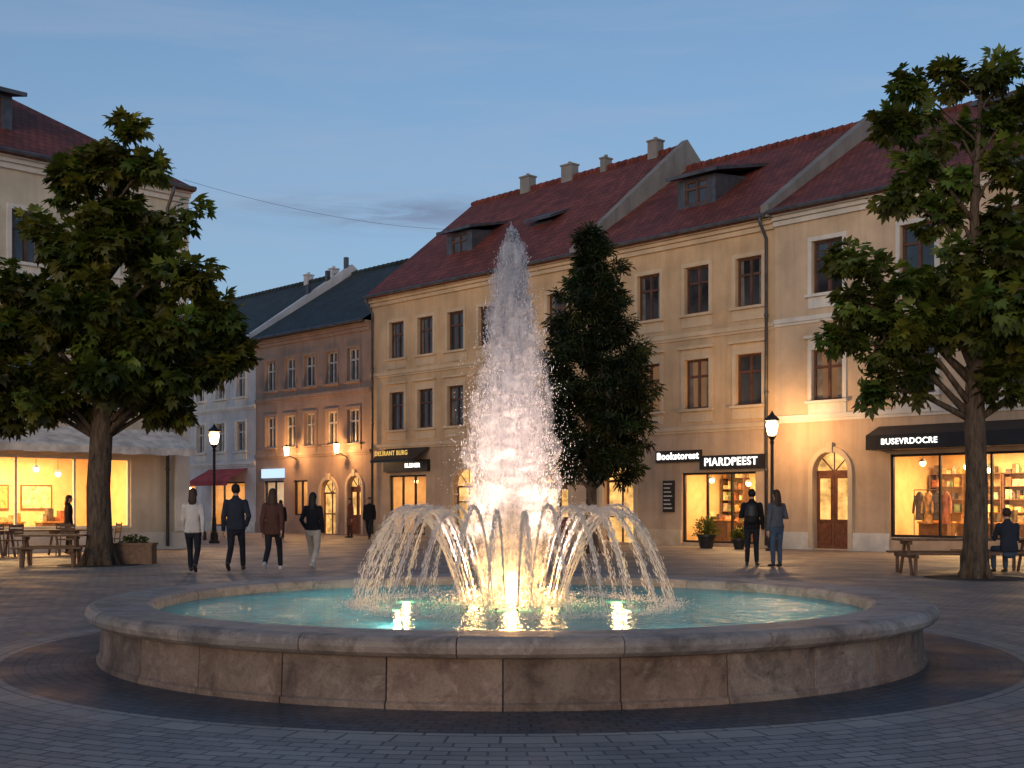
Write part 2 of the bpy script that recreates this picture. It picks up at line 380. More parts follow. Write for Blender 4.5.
zp=np.array([.4,.7,1.1,1.5,2.0,2.5,3.0,3.4,3.7,3.95,4.12]); rp=np.array([.26,.34,.46,.53,.52,.43,.32,.24,.19,.13,.05])
n=60000
z=.4+3.7*np.random.rand(n)**.92; rmax=np.interp(z,zp,rp)
q=np.abs(np.random.randn(n))*.46; q=np.where(q>1.15,np.random.rand(n),q)
a=np.random.rand(n)*2*np.pi
mod=.84+.10*np.sin(3*a+z*5)+.12*np.sin(7*a-z*11)+.10*np.sin(z*23+a*2)
r=q*rmax*mod
pos=np.stack([r*np.cos(a),r*np.sin(a),z+.03*np.random.randn(n)],1)
dr=np.stack([.18*np.cos(a),.18*np.sin(a),1+0*a],1)+.18*np.random.randn(n,3)
sz=.0025+.004*np.random.rand(n)**2
drops('central_jet_spray',pos,dr,sz,sz*(1.6+4*np.random.rand(n)))
n=5500
z=.6+3.3*np.random.rand(n); rmax=np.interp(z,zp,rp); a=np.random.rand(n)*2*np.pi; r=rmax*(.75+np.abs(np.random.randn(n))*.28)
pos=np.stack([r*np.cos(a),r*np.sin(a),z],1); sz=.002+.0025*np.random.rand(n)
drops('stray_drops',pos,np.random.randn(n,3)*.4+np.array([0,0,1]),sz,sz*1.6)
tx=bpy.data.textures.new('froth','CLOUDS'); tx.noise_scale=.16
def jetbody(name,k,mat,strn):
    bb=B(); nr=60; ns=24; pts=[];rad=[]
    for i in range(nr):
        t_=i/(nr-1); z_=.42+3.6*t_; rr=np.interp(z_,zp,rp)*k*(1+.05*math.sin(z_*17)+.04*random.random()); pts.append((.015*math.sin(z_*5),.015*math.cos(z_*4),z_)); rad.append(max(.012,rr))
    bb.tube(pts,rad,ns); o=bb.make(name,fo,[mat],True)
    ss=o.modifiers.new('s','SUBSURF'); ss.levels=ss.render_levels=1
    dm=o.modifiers.new('d','DISPLACE'); dm.texture=tx; dm.strength=strn
jetbody('central_jet_core',.24,M['spray'],.06)
jetbody('central_jet_veil',.60,M['mist'],.16)
jetbody('outer_jet_veil',.86,M['mist'],.2)
AP=[];AD=[];AS=[];AL=[]; bb=B(); NA=28
for i in range(NA):
    a=2*math.pi*i/NA+.12+random.uniform(-.03,.03); ca,sa=math.cos(a),math.sin(a)
    land=1.50+.12*random.random(); r0=.50; pk=.90+.08*random.random()
    def arc(t): return r0+(land-r0)*t, .42+pk*4*t*(1-t)
    for k in range(5):
        j=np.random.randn(3)*.006; pts=[];rad=[]; t1=random.uniform(.8,.995)
        for s_ in range(28):
            t_=t1*s_/27; r_,z_=arc(t_); wgt=.3+t_*2.0
            pts.append((ca*r_-sa*j[0]*wgt,sa*r_+ca*j[0]*wgt,z_+j[1]*wgt+j[2]*t_)); rad.append((.0040-.0018*t_)*(.6+.7*random.random()))
        bb.tube(pts,rad,4)
    m_=650; t_=np.random.rand(m_)**.8; r_=r0+(land-r0)*t_+.011*np.random.randn(m_)*(.3+t_*1.9); z_=.42+pk*4*t_*(1-t_)+.012*np.random.randn(m_)*(.4+t_*1.4); lat=.009*np.random.randn(m_)*(.3+2.2*t_)
    AP.append(np.stack([ca*r_-sa*lat,sa*r_+ca*lat,z_],1)); vz=4*pk*(1-2*t_); AD.append(np.stack([ca*(land-r0)+0*t_,sa*(land-r0)+0*t_,vz],1))
    s_=.0016+.0020*np.random.rand(m_); AS.append(s_); AL.append(s_*(5+9*np.random.rand(m_)))
    m_=200; rr=land+.09*np.random.randn(m_); la=.12*np.random.randn(m_); zz=.405+np.abs(np.random.randn(m_))*.030
    AP.append(np.stack([ca*rr-sa*la,sa*rr+ca*la,zz],1)); AD.append(np.random.randn(m_,3)+np.array([0,0,.5])); s_=.003+.004*np.random.rand(m_); AS.append(s_); AL.append(s_*1.2)
bb.make('arc_streams',fo,[M['spray']],True)
drops('arc_spray',np.concatenate(AP),np.concatenate(AD),np.concatenate(AS),np.concatenate(AL))
n=9000; a=np.random.rand(n)*2*np.pi; r=np.abs(np.random.randn(n))*.38; z=.40+np.abs(np.random.randn(n))*.12*np.exp(-r*1.2)+.01
s_=.003+.005*np.random.rand(n); drops('base_froth',np.stack([r*np.cos(a),r*np.sin(a),z],1),np.random.randn(n,3)+np.array([0,0,1.]),s_,s_*1.4)
for i in range(4):
    a=2*math.pi*i/4+R(45); x,y=.80*math.cos(a),.80*math.sin(a)
    d=Vector((-x*.9,-y*.9,2.7)).to_track_quat('-Z','Y').to_euler()
    light('fountain_spot','SPOT',(x,y,.47),560,(1,.73,.56),fo,.05,d,spot_size=R(46),spot_blend=.9)
for i in range(3):
    a=2*math.pi*i/3-math.pi/2+.01; light('fountain_glow','POINT',(.42*math.cos(a),.42*math.sin(a),.52),70,(1,.52,.16),fo,.07)
for a in LA: light('ring_lamp_light','POINT',(1.2*math.cos(a),1.2*math.sin(a),.44),9,(1,.58,.22),fo,.03)
for i in range(4):
    a=2*math.pi*i/4+.6; light('basin_lamp','POINT',(2.5*math.cos(a),2.5*math.sin(a),.20),20,(.85,1,.86),fo,.18)

# ---------------------------------------------------------------- buildings
def wall(b,u0,u1,z0,z1,ops,y=0,mi=0,dep=.22,base=None):
    xs={u0,u1}; zs={z0,z1}
    for o in ops:
        xs|={o['u']-o['w']/2,o['u']+o['w']/2}; zs|={o['z0'],o['z1']}
    if base: zs.add(base[0])
    xs=sorted(x for x in xs if u0-1e-6<=x<=u1+1e-6); zs=sorted(z for z in zs if z0-1e-6<=z<=z1+1e-6)
    for i in range(len(xs)-1):
        for j in range(len(zs)-1):
            cx=(xs[i]+xs[i+1])/2; cz=(zs[j]+zs[j+1])/2
            if any(abs(cx-o['u'])<o['w']/2 and o['z0']<cz<o['z1'] for o in ops): continue
            b.poly([(xs[i],y,zs[j]),(xs[i+1],y,zs[j]),(xs[i+1],y,zs[j+1]),(xs[i],y,zs[j+1])],base[1] if base and cz<base[0] else mi)
    for o in ops:
        a,c,zb,zt=o['u']-o['w']/2,o['u']+o['w']/2,o['z0'],o['z1']; mm=base[1] if base and (zb+zt)/2<base[0] else mi
        r=o['w']/2; zs_=zt-r if o.get('arch') else zt
        b.poly([(a,y,zb),(a,y,zs_),(a,y+dep,zs_),(a,y+dep,zb)],mm); b.poly([(c,y,zb),(c,y+dep,zb),(c,y+dep,zs_),(c,y,zs_)],mm)
        b.poly([(a,y,zb),(a,y+dep,zb),(c,y+dep,zb),(c,y,zb)],mm)
        if o.get('arch'):
            n=12; P=[(o['u']-r*math.cos(math.pi*k/n),zs_+r*math.sin(math.pi*k/n)) for k in range(n+1)]
            for k in range(n):
                b.poly([(P[k][0],y,P[k][1]),(P[k][0],y+dep,P[k][1]),(P[k+1][0],y+dep,P[k+1][1]),(P[k+1][0],y,P[k+1][1])],mm)
                b.poly([(P[k][0],y,P[k][1]),(P[k+1][0],y,P[k+1][1]),(P[k+1][0],y,zt),(P[k][0],y,zt)],mm)
        else: b.poly([(a,y,zt),(c,y,zt),(c,y+dep,zt),(a,y+dep,zt)],mm)
def win_fill(bf,bg,o,y=.12,gi=0,bars=True):
    a,c,zb,zt=o['u']-o['w']/2,o['u']+o['w']/2,o['z0'],o['z1']; t=.07
    bf.box(a,a+t,y,y+.08,zb,zt); bf.box(c-t,c,y,y+.08,zb,zt); bf.box(a+t,c-t,y+.001,y+.08,zb,zb+t); bf.box(a+t,c-t,y+.001,y+.08,zt-t,zt)
    if bars:
        zm=zb+(zt-zb)*.66; bf.box(a+t,c-t,y+.004,y+.07,zm-.04,zm+.04)
        bf.box(o['u']-.045,o['u']+.045,y-.008,y+.065,zb+t,zt-t)
    bg.poly([(a+.02,y+.05,zb+.02),(c-.02,y+.05,zb+.02),(c-.02,y+.05,zt-.02),(a+.02,y+.05,zt-.02)],gi)
    if random.random()<.55:
        k=random.uniform(.12,.22)*o['w']
        for (p,q) in ((a+t,a+t+k),(c-t-k,c-t)): bg.poly([(p,y+.046,zb+t),(q,y+.046,zb+t),(q-(q-p)*.2,y+.046,zt-t),(p,y+.046,zt-t)],2)
def surround(bt,o,cap=False,t=.14,pr=.045):
    a,c,zb,zt=o['u']-o['w']/2,o['u']+o['w']/2,o['z0'],o['z1']
    bt.box(a-t,a-.004,-pr,.02,zb,zt); bt.box(c+.004,c+t,-pr,.02,zb,zt); bt.box(a-t,c+t,-pr-.003,.02,zt+.003,zt+t)
    bt.box(a-t-.06,c+t+.06,-.13,.05,zb-.09,zb-.003)
    bt.box(a-t,c+t,-.03,.01,zb-.45,zb-.093)
    if cap:
        bt.box(a-t,c+t,-.03,.015,zt+t+.003,zt+t+.22); bt.box(a-t-.08,c+t+.08,-.16,.03,zt+t+.223,zt+t+.31)
def gable_roof(br,bw,u0,u1,eave,ridge,wd,hipR=0,hipL=0,oh=.45,mi=0,wmi=0,gL=True,gR=True):
    L=u0; Rr=u1
    f0=(L,-oh,eave+.02);f1=(Rr,-oh,eave+.02); r0=(L+hipL,wd,ridge); r1=(Rr-hipR,wd,ridge); k0=(L,2*wd+oh,eave+.02); k1=(Rr,2*wd+oh,eave+.02)
    br.poly([f0,f1,r1,r0],mi); br.poly([k1,k0,r0,r1],mi)
    br.poly([(L,-oh,eave-.10),(Rr,-oh,eave-.10),f1,f0],mi); br.poly([(L,-oh,eave-.10),(L,0,eave-.10),(Rr,0,eave-.10),(Rr,-oh,eave-.10)],mi)
    if hipR: br.poly([f1,k1,r1],mi)
    elif gR: bw.poly([(Rr,0,eave),(Rr,2*wd,eave),(Rr,wd,ridge-.02)],wmi)
    if hipL: br.poly([k0,f0,r0],mi)
    elif gL: bw.poly([(L,0,eave),(L,2*wd,eave),(L,wd,ridge-.02)],wmi)
    n=int((Rr-hipR-L-hipL)/.4)
    for k in range(n):
        x=L+hipL+k*.4; br.tube([(x,wd,ridge+.02),(x+.41,wd,ridge+.035)],[.12,.145],8,mi)
def firewall(b,u,th,eave,ridge,wd,up=.35,mi=0,oh=.5):
    P=[(-oh,eave-.1),(-oh,eave+up),(wd,ridge+up+.1),(2*wd+oh,eave+up),(2*wd+oh,eave-.1)]
    b.add([(u-th/2,y,z) for y,z in P]+[(u+th/2,y,z) for y,z in P],[(0,1,2,3,4),(9,8,7,6,5)]+[(i,(i+1)%5,(i+1)%5+5,i+5) for i in range(5)],mi)
def cornice(bt,u0,u1,z,s=1.,mi=0):
    for k,(h,p) in enumerate(((.16,.10),(.12,.20),(.12,.31))):
        z_=z-.42+[0,.163,.286][k]; bt.box(u0+.003,u1-.003,-p*s,.02,z_,z_+h-.003,mi)
def band(bt,u0,u1,z,h=.14,p=.09):
    bt.box(u0+.003,u1-.003,-p,.02,z,z+h); bt.box(u0+.003,u1-.003,-p*.5,.015,z-.09,z-.003)
def plinth(b,u0,u1,h,ops,mi=0):
    cuts=sorted((o['u']-o['w']/2,o['u']+o['w']/2) for o in ops if o['z0']<h)
    x=u0+.003
    for a,c in cuts+[(u1-.003,None)]:
        if a-x>.05: b.box(x,a-.003,-.05,.02,.002,h,mi)
        if c: x=c+.003
def sheet_sides(b,u0,u1,D,eave,mi=0):
    b.poly([(u0,0,0),(u0,0,eave),(u0,D,eave),(u0,D,0)],mi); b.poly([(u1,0,0),(u1,D,0),(u1,D,eave),(u1,0,eave)],mi); b.poly([(u0,D,0),(u0,D,eave),(u1,D,eave),(u1,D,0)],mi)
def dormer(br,bf,bg,u,y,zb,w_=1.7,h=1.15,L=3.0,rmi=1):
    a,c=u-w_/2,u+w_/2; o=dict(u=u,w=w_*.6,z0=zb+.2,z1=zb+h-.08)
    wall(br,a,c,zb-.4,zb+h,[o],y,rmi,.1); win_fill(bf,bg,dict(o),y+.03)
    br.poly([(a,y,zb-.4),(a,y,zb+h),(a,y+L,zb+h+.3),(a,y+L,zb-.4)],rmi); br.poly([(c,y,zb-.4),(c,y+L,zb-.4),(c,y+L,zb+h+.3),(c,y,zb+h)],rmi)
    vs=[(a-.3,y-.35,zb+h),(c+.3,y-.35,zb+h),(c+.3,y+L,zb+h+.75),(a-.3,y+L,zb+h+.75)]
    vs2=[(x,yy,zz+.12) for x,yy,zz in vs]
    br.add(vs+vs2,[(3,2,1,0),(4,5,6,7),(0,1,5,4),(1,2,6,5),(2,3,7,6),(3,0,4,7)],rmi)
def chimney(b,u,y,z0,z1,w_=.5,mi=0):
    b.box(u-w_/2,u+w_/2,y-.22,y+.22,z0,z1,mi); b.box(u-w_/2-.04,u+w_/2+.04,y-.26,y+.26,z1+.002,z1+.07,mi); b.tube([(u,y,z1+.07),(u,y,z1+.2)],.08,8,mi)
def shop(par,o,depth=3.2,energy=110,kind=0,mull=3,frame='black',ceil=None,col=(1,.62,.26)):
    a,c,zb,zt=o['u']-o['w']/2,o['u']+o['w']/2,o['z0'],o['z1']; H=ceil or zt+.25
    b=B(); fl=.02
    b.poly([(a-.6,depth,fl),(c+.6,depth,fl),(c+.6,depth,H),(a-.6,depth,H)]); b.poly([(a-.6,.23,fl),(a-.6,depth,fl),(a-.6,depth,H),(a-.6,.23,H)]); b.poly([(c+.6,.23,fl),(c+.6,.23,H),(c+.6,depth,H),(c+.6,depth,fl)])
    b.poly([(a-.6,.23,H),(a-.6,depth,H),(c+.6,depth,H),(c+.6,.23,H)]); b.poly([(a-.6,.23,fl),(c+.6,.23,fl),(c+.6,depth,fl),(a-.6,depth,fl)],1)
    x=a-.5
    while x<c+1.8:
        ww=random.uniform(1.0,1.4)
        if x+ww>c+2.0: break
        if x+ww<c+.6 and random.random()<.78:
            b.box(x,x+.04,depth-.4,depth-.02,fl,2.35,2); b.box(x+ww-.06,x+ww-.02,depth-.4,depth-.02,fl,2.35,2)
            for k in range(6):
                zz=.35+k*.4; b.box(x+.04,x+ww-.06,depth-.4,depth-.02,zz,zz+.03,2)
                xx=x+.08
                while xx<x+ww-.2:
                    gw=random.uniform(.06,.2); gh=random.uniform(.1,.3)
                    if random.random()<.85: b.box(xx,xx+gw,depth-.35,depth-.1,zz+.031,zz+.031+gh,3+random.randrange(6))
                    xx+=gw+random.uniform(.01,.05)
        elif x+ww<c+.6:
            b.box(x+.2,x+ww-.2,depth-.05,depth-.02,1.3,2.0,3+random.randrange(6)); b.box(x+.15,x+ww-.15,depth-.045,depth-.015,1.25,2.05,2)
        x+=ww+random.uniform(0,.25)
    x=a+.1
    while x<c-.8:
        ww=random.uniform(.8,1.3); yy=random.uniform(.8,1.6)
        b.box(x,x+ww,yy,yy+.5,.02,.85,2); b.box(x-.03,x+ww+.03,yy-.03,yy+.53,.852,.9,3)
        xx=x+.05
        while xx<x+ww-.15:
            gw=random.uniform(.08,.22); b.box(xx,xx+gw,yy+.1,yy+.35,.902,.902+random.uniform(.08,.4),3+random.randrange(6)); xx+=gw+random.uniform(.03,.12)
        x+=ww+random.uniform(.4,.9)
    if kind==1:
        x0=a+1.0; b.tube([(x0-.6,.7,1.85),(x0+.6,.7,1.85)],.015,6,2); b.tube([(x0-.6,.7,.02),(x0-.6,.7,1.85)],.015,6,2); b.tube([(x0+.6,.7,.02),(x0+.6,.7,1.85)],.015,6,2)
        for k in range(4):
            xk=x0-.42+k*.28
            b.tube([(xk,.7,1.80),(xk,.7,1.74),(xk,.7,1.66),(xk,.7,1.3),(xk,.7,.95-.1*(k%2))],[(.03,.03),(.10,.05),(.13,.09),(.12,.08),(.15,.10)],10,[6,3,6,4][k])
            for sgn in (-1,1): b.tube([(xk+sgn*.11,.68,1.68),(xk+sgn*.16,.66,1.4),(xk+sgn*.17,.62,1.15)],[.05,.045,.035],8,[6,3,6,4][k])
    b.make('shop_interior',par,[M['room'],M['roomfloor'],M['bench']]+goods)
    bp=B(); n=max(2,int((c-a)/.9))
    for k in range(n):
        x=a+(k+.5)*(c-a)/n; yy=1.0+.7*(k%2); zz=H-.5-.12*(k%3)
        bp.ball((x,yy,zz),.09,10,6,0); bp.tube([(x,yy,zz+.09),(x,yy,H)],.01,5,1); bp.tube([(x,yy,zz+.14),(x,yy,zz+.05)],[.04,.13],12,1)
    bp.make('pendant_lamps',par,[M['bulb'],M['black']])
    light('shop_light','AREA',((a+c)/2,depth*.5,H-.05),energy,col,par,((c-a)*.8,depth*.5))
    bf=B(); t=.07
    bf.box(a,a+t,.08,.18,zb,zt); bf.box(c-t,c,.08,.18,zb,zt); bf.box(a+t,c-t,.081,.18,zb,zb+t); bf.box(a+t,c-t,.081,.18,zt-t,zt)
    for k in range(1,mull): x=a+k*(c-a)/mull; bf.box(x-.03,x+.03,.083,.176,zb+t,zt-t)
    bf.make('shopfront_frame',par,[M[frame]])
    bg=B(); bg.poly([(a+.02,.13,zb+.02),(c-.02,.13,zb+.02),(c-.02,.13,zt-.02),(a+.02,.13,zt-.02)]); bg.make('shopfront_glass',par,[M['clear']])
def arch_door(par,o,kind='door'):
    a,c,zb,zt,u=o['u']-o['w']/2,o['u']+o['w']/2,o['z0'],o['z1'],o['u']; r=o['w']/2; zs=zt-r
    b=B(); y=.2
    if kind=='door':
        for s,(p,q) in enumerate(((a,u-.005),(u+.005,c))):
            b.box(p,q,y,y+.06,zb+.01,zs-.03); b.box(p+.1,q-.1,y-.025,y-.002,zb+.15,zb+.75)
            for (m0_,m1_) in ((p+.08,p+.12),(q-.12,q-.08)): b.box(m0_,m1_,y-.02,y-.002,zb+.85,zs-.15)
            b.box(p+.12,q-.12,y-.012,y-.003,zb+.9,zs-.2,1)
            b.box(p+.12,q-.12,y-.02,y-.002,zb+.82,zb+.88)
    else:
        b.box(u-.03,u+.03,y-.01,y+.05,zb,zs-.03); b.box(a,c,y-.008,y+.05,zb+.9,zb+.96); b.box(a,a+.07,y-.01,y+.05,zb,zs); b.box(c-.07,c,y-.01,y+.05,zb,zs)
        b.poly([(a,y+.04,zb),(c,y+.04,zb),(c,y+.04,zs),(a,y+.04,zs)],1)
    b.box(a,c,y-.02,y+.08,zs-.03,zs+.05)
    P=[(u-r*math.cos(math.pi*k/12),zs+r*math.sin(math.pi*k/12)) for k in range(13)]
    b.poly([(x,y+.02,z) for x,z in P],1)
    for k in (3,6,9): b.tube([(u,y,zs),(u-r*.97*math.cos(math.pi*k/12),y,zs+r*.97*math.sin(math.pi*k/12))],.022,5)
    b.make('arched_door' if kind=='door' else 'arched_window',par,[M['wood'],M['lit']])
    t=B(); R1=r+.16
    for sgn in (-1,1):
        x=u+sgn*(r+.085); t.box(x-.08,x+.08,-.07,.02,zb+.004,zs)
    for k in range(12):
        a0,a1=math.pi*k/12,math.pi*(k+1)/12
        p=[(u-rr*math.cos(aa),zs+rr*math.sin(aa)) for rr,aa in ((r+.005,a0),(R1,a0),(R1,a1),(r+.005,a1))]
        t.add([(x,-.07,z) for x,z in p]+[(x,.02,z) for x,z in p],[(0,1,2,3),(0,4,5,1),(1,5,6,2),(2,6,7,3),(3,7,4,0)])
    t.box(u-.1,u+.1,-.11,.02,zt-.03,zt+.28)
    t.make('door_surround',par,[M['trim']])

ROW=(8.46,40,0); RROT=math.atan2(-.735,.678)
M['curtain']=basic('curtain',(.16,.14,.12),.9)
def house(name,org,rot,u0,u1,eave,ridge,wd,wins,others,glassf=None,bands=(4.15,),hipR=0,hipL=0,base=4.15):
    par=empty(name,org,rot)
    bw,bt,bf,bg,br,bgw=B(),B(),B(),B(),B(),B()
    wall(bw,u0,u1,0,eave,wins+others,0,0,.22,(base,1))
    sheet_sides(bw,u0,u1,2*wd,eave)
    for i,o in enumerate(wins):
        win_fill(bf,bg,o,.12,1 if (glassf and glassf(i,o)) else 0); surround(bt,o,o.get('cap'))
    for z in bands: band(bt,u0,u1,z)
    cornice(bt,u0,u1,eave)
    plinth(bt,u0,u1,.55,others)
    gable_roof(br,bgw,u0,u1,eave,ridge,wd,hipR,hipL)
    br.tube([(u0+.02,-.5,eave-.02),(u1-.02,-.5,eave-.02)],.07,8,1)
    return par,bw,bt,bf,bg,br,bgw
def finish(h,wm,tm,fm,rm,basem,gwm='grayw'):
    par,bw,bt,bf,bg,br,bgw=h
    bw.make('walls',par,[M[wm],M[basem]]); bt.make('stone_trim',par,[M[tm]]); bf.make('window_frames',par,[M[fm]]); bg.make('window_glass',par,[M['glass'],M['glassw'],M['curtain']])
    br.make('roof',par,[M[rm],M['metal']]); bgw.make('gable_and_chimneys',par,[M[gwm],M['metal']])
def W(us,z0,z1,w_=1.04,cap=False): return [dict(u=u,w=w_,z0=z0,z1=z1,cap=cap) for u in us]
def pipe(par,u,z1,y=-.12):
    b=B(); b.tube([(u,-.5,z1-.05),(u,-.45,z1-.25),(u,y,z1-.7),(u,y,.1)],.055,8)
    for z in (2.5,5,7.5): b.tube([(u,y,z),(u,y,z+.06)],.075,8)
    b.make('drainpipe',par,[M['metal']],True)
def facade_lamp(p,u,z,e):
    b=B(); b.tube([(u,0,z-.15),(u,-.35,z),(u,-.6,z-.03)],.025,6); b.tube([(u,-.6,z-.03),(u,-.6,z+.03)],.12,8); b.tube([(u,-.6,z+.45),(u,-.6,z+.57)],[.16,.02],8); b.make('wall_lantern_bracket',p,[M['black']])
    b=B(); b.tube([(u,-.6,z+.03),(u,-.6,z+.45)],[.09,.14],8); b.make('wall_lantern_glass',p,[M['lantern']])
    light('wall_lantern_light','POINT',(u,-.85,z+.2),e,(1,.52,.18),p,.12)

us=[-1.02,-3.18,-5.34,-7.45]
oth=[dict(u=-2.3,w=3.1,z0=.12,z1=2.5),dict(u=-6.77,w=1.5,z0=.05,z1=3.0,arch=True)]
h=house('corner_shop_house',ROW,RROT,-8.5,0,10.7,15.0,6,W(us,7.92,9.53)+W(us,4.68,6.36,cap=True),oth,lambda i,o:i in(5,6),bands=(3.95,7.15))
p=h[0]; dormer(h[5],h[3],h[4],-4.5,1.6,11.95); firewall(h[6],-.05,.3,10.7,15.0,6,.28)
finish(h,'cream','trim','frame','redtile','base')
shop(p,oth[0],energy=270); arch_door(p,oth[1],'win'); pipe(p,-.25,10.7)
b=B(); b.box(-4.95,-2.95,-.1,-.01,2.88,3.28); b.box(-2.95,-.35,-.16,-.01,2.60,3.06); b.make('sign_panels',p,[M['black']])
text('Bookstorest','sign_letters',p,(-3.95,-.12,3.08),.33,M['letter'],bold=.008); text('PIARDPEEST','sign_letters',p,(-1.65,-.18,2.83),.37,M['letter'],bold=.006)
b=B(); b.box(-4.65,-4.15,-.07,-.01,1.15,2.25,0)
for k in range(7): b.box(-4.6,-4.22-.05*(k%3),-.078,-.072,1.27+k*.14,1.31+k*.14,1)
b.make('menu_board',p,[M['black'],M['trimw']])
us=[-19.93,-17.93,-15.93,-13.95,-11.95,-9.95]
oth=[dict(u=-19.2,w=2.6,z0=.12,z1=2.7),dict(u=-15.3,w=1.5,z0=.6,z1=2.9,arch=True),dict(u=-12.5,w=1.5,z0=.6,z1=2.9,arch=True),dict(u=-10,w=1.4,z0=.05,z1=2.9,arch=True)]
h=house('long_town_house',ROW,RROT,-21.8,-8.503,10.7,15.9,6,W(us,7.85,9.45)+W(us,4.7,6.36,cap=True),oth,bands=(3.95,7.15))
p=h[0]; dormer(h[5],h[3],h[4],-17.6,1.6,12.1); dormer(h[5],h[3],h[4],-13.2,2.4,12.7,w_=1.0,h=.4,L=1.6)
firewall(h[6],-8.65,.3,10.7,15.9,6,.2)
for u,ww in ((-17.9,.6),(-15.2,.65),(-13.0,.28),(-10.2,.5)): chimney(h[6],u,6,15.0,16.45 if ww>.3 else 16.3,ww)
finish(h,'cream','trim','frame','redtile','base')
shop(p,oth[0],energy=120)
for o in oth[1:3]: arch_door(p,o,'win')
arch_door(p,oth[3]); pipe(p,-21.6,10.7)
b=B(); b.box(-20.7,-17.6,-.18,-.01,2.85,3.35); b.add([(-20.7,-.02,3.9),(-17.6,-.02,3.9),(-17.6,-.9,3.36),(-20.7,-.9,3.36),(-20.7,-.9,3.25),(-17.6,-.9,3.25)],[(0,3,2,1),(3,4,5,2),(0,4,3),(1,2,5)]); b.make('shop_canopy',p,[M['black']])
text('DELIRANT BURG','sign_letters',p,(-19.15,-.93,3.62),.28,M['letterg'],bold=.004); text('BLEINER','sign_letters',p,(-18.6,-.2,3.1),.26,M['letter'],bold=.004)
us=[-30.3,-28.5,-26.8,-24.95,-23.2]
oth=[dict(u=-23.1,w=1.1,z0=.05,z1=2.75,arch=True),dict(u=-25.2,w=1.3,z0=.05,z1=2.6,arch=True),dict(u=-30,w=1.8,z0=.3,z1=2.6),dict(u=-27.6,w=1.2,z0=.9,z1=2.6)]
h=house('taupe_town_house',ROW,RROT,-31.7,-21.85,9.75,13.9,6,W(us,7.1,8.6,.9)+W(us,4.25,5.8,.9),oth,lambda i,o:i in(7,),bands=(3.8,6.6))
finish(h,'taupe','taupe','framew','dktile','taupe'); p=h[0]
arch_door(p,oth[0]); arch_door(p,oth[1],'win'); shop(p,oth[2],energy=60,mull=2,col=(.8,.85,1)); shop(p,oth[3],energy=40,mull=2)
b=B(); b.box(-31,-29,-.12,-.01,2.75,3.2); b.make('lit_sign_panel',p,[emis('sign_blue_white',(.55,.75,1),1.2)])
facade_lamp(p,-23.7,3.75,330); facade_lamp(p,-27.9,3.75,260)
us=[-33.2,-35.3,-37.4,-39.5,-41.6,-43.7]
oth=[dict(u=-34.5,w=3.4,z0=.3,z1=2.6),dict(u=-39.5,w=3.0,z0=.3,z1=2.6)]
h=house('white_town_house',ROW,RROT,-50,-31.75,9.6,14.0,6,W(us,7.0,8.5,.9)+W(us,4.2,5.7,.9),oth,bands=(3.5,6.4))
firewall(h[6],-31.9,.3,9.6,14.0,6,.35)
for u in (-33.5,-36,): chimney(h[6],u,6,13.5,14.4,.35)
for y in (3.2,4.4,5.6): h[6].box(-32.0,-31.8,y,y+.2,12.0,9.95+4.4*y/6+.75,1)
finish(h,'white','trimw','framew','dktile','white','white'); p=h[0]
for o in oth: shop(p,o,energy=150)
b=B(); b.add([(-36.5,0,3.3),(-32.5,0,3.3),(-32.5,-1.2,2.65),(-36.5,-1.2,2.65),(-36.5,-1.2,2.4),(-32.5,-1.2,2.4)],[(0,3,2,1),(3,4,5,2)]); b.make('shop_awning',p,[M['awnr']])
us=[1.95,5.0,8.0,11.0,13.8]
oth=[dict(u=2.08,w=1.25,z0=.05,z1=3.05,arch=True),dict(u=7.2,w=6.2,z0=.45,z1=2.9)]
h=house('bright_shop_house',ROW,RROT,0.003,16,10.75,14.7,6,W(us,8.0,9.65,1.1)+W(us,4.66,6.25,1.1,cap=True),oth,lambda i,o:i in(5,),bands=(4.1,7.2))
dormer(h[5],h[3],h[4],7.0,1.8,12.0)
finish(h,'cream2','trimw','frame','redtile','base'); p=h[0]
arch_door(p,oth[0]); shop(p,oth[1],energy=680,kind=1,mull=4,depth=3.6)
b=B(); a_,c_=3.75,10.8
b.add([(a_,-.02,3.75),(c_,-.02,3.75),(c_,-.75,3.45),(a_,-.75,3.45),(a_,-.75,3.02),(c_,-.75,3.02),(a_,-.02,3.02),(c_,-.02,3.02)],[(0,3,2,1),(3,4,5,2),(0,6,4,3),(1,2,5,7),(4,6,7,5)])
b.make('shop_awning',p,[M['black']]); text('BUSEVRDOCRE','sign_letters',p,(5.15,-.77,3.24),.24,M['letter'],bold=.003)
LO=(-10.43,40,0); LR=math.atan2(.722,.695)
us=[-14.5,-12.2,-9.9,-7.6,-5.3,-3.0]
oth=[dict(u=-5.6,w=7.2,z0=.70,z1=2.85)]
h=house('pale_cafe_house',LO,LR,-17,0,11.5,15.6,5.5,W(us,8.45,9.95,.95)+W(us,5.0,6.6,.95,cap=True),oth,bands=(4.3,7.6),hipR=6)
dormer(h[5],h[3],h[4],-6.1,1.0,12.3,w_=1.6,h=1.2,rmi=1)
h[2].box(-.55,-.003,-.06,.02,4.45,11.05); h[2].box(-.5,.0,-.12,.02,.56,3.9)
finish(h,'leftw','trimw','frame','redtile','leftw'); p=h[0]
shop(p,oth[0],energy=820,mull=4,frame='trimw',depth=3.6); pipe(p,-.8,11.5)
b=B(); a_,c_=-9.6,-.6
n=18
for k in range(n):
    x0=a_+(c_-a_)*k/n; x1=a_+(c_-a_)*(k+1)/n; s=.02*(k%2)
    b.add([(x0,-.03,3.75),(x1,-.03,3.75),(x1,-1.5,3.12),(x0,-1.5,3.12),(x1,-1.5,2.92-s),(x0,-1.5,2.92-s)],[(0,3,2,1),(3,5,4,2)])
b.make('cafe_awning',p,[M['awnw']])
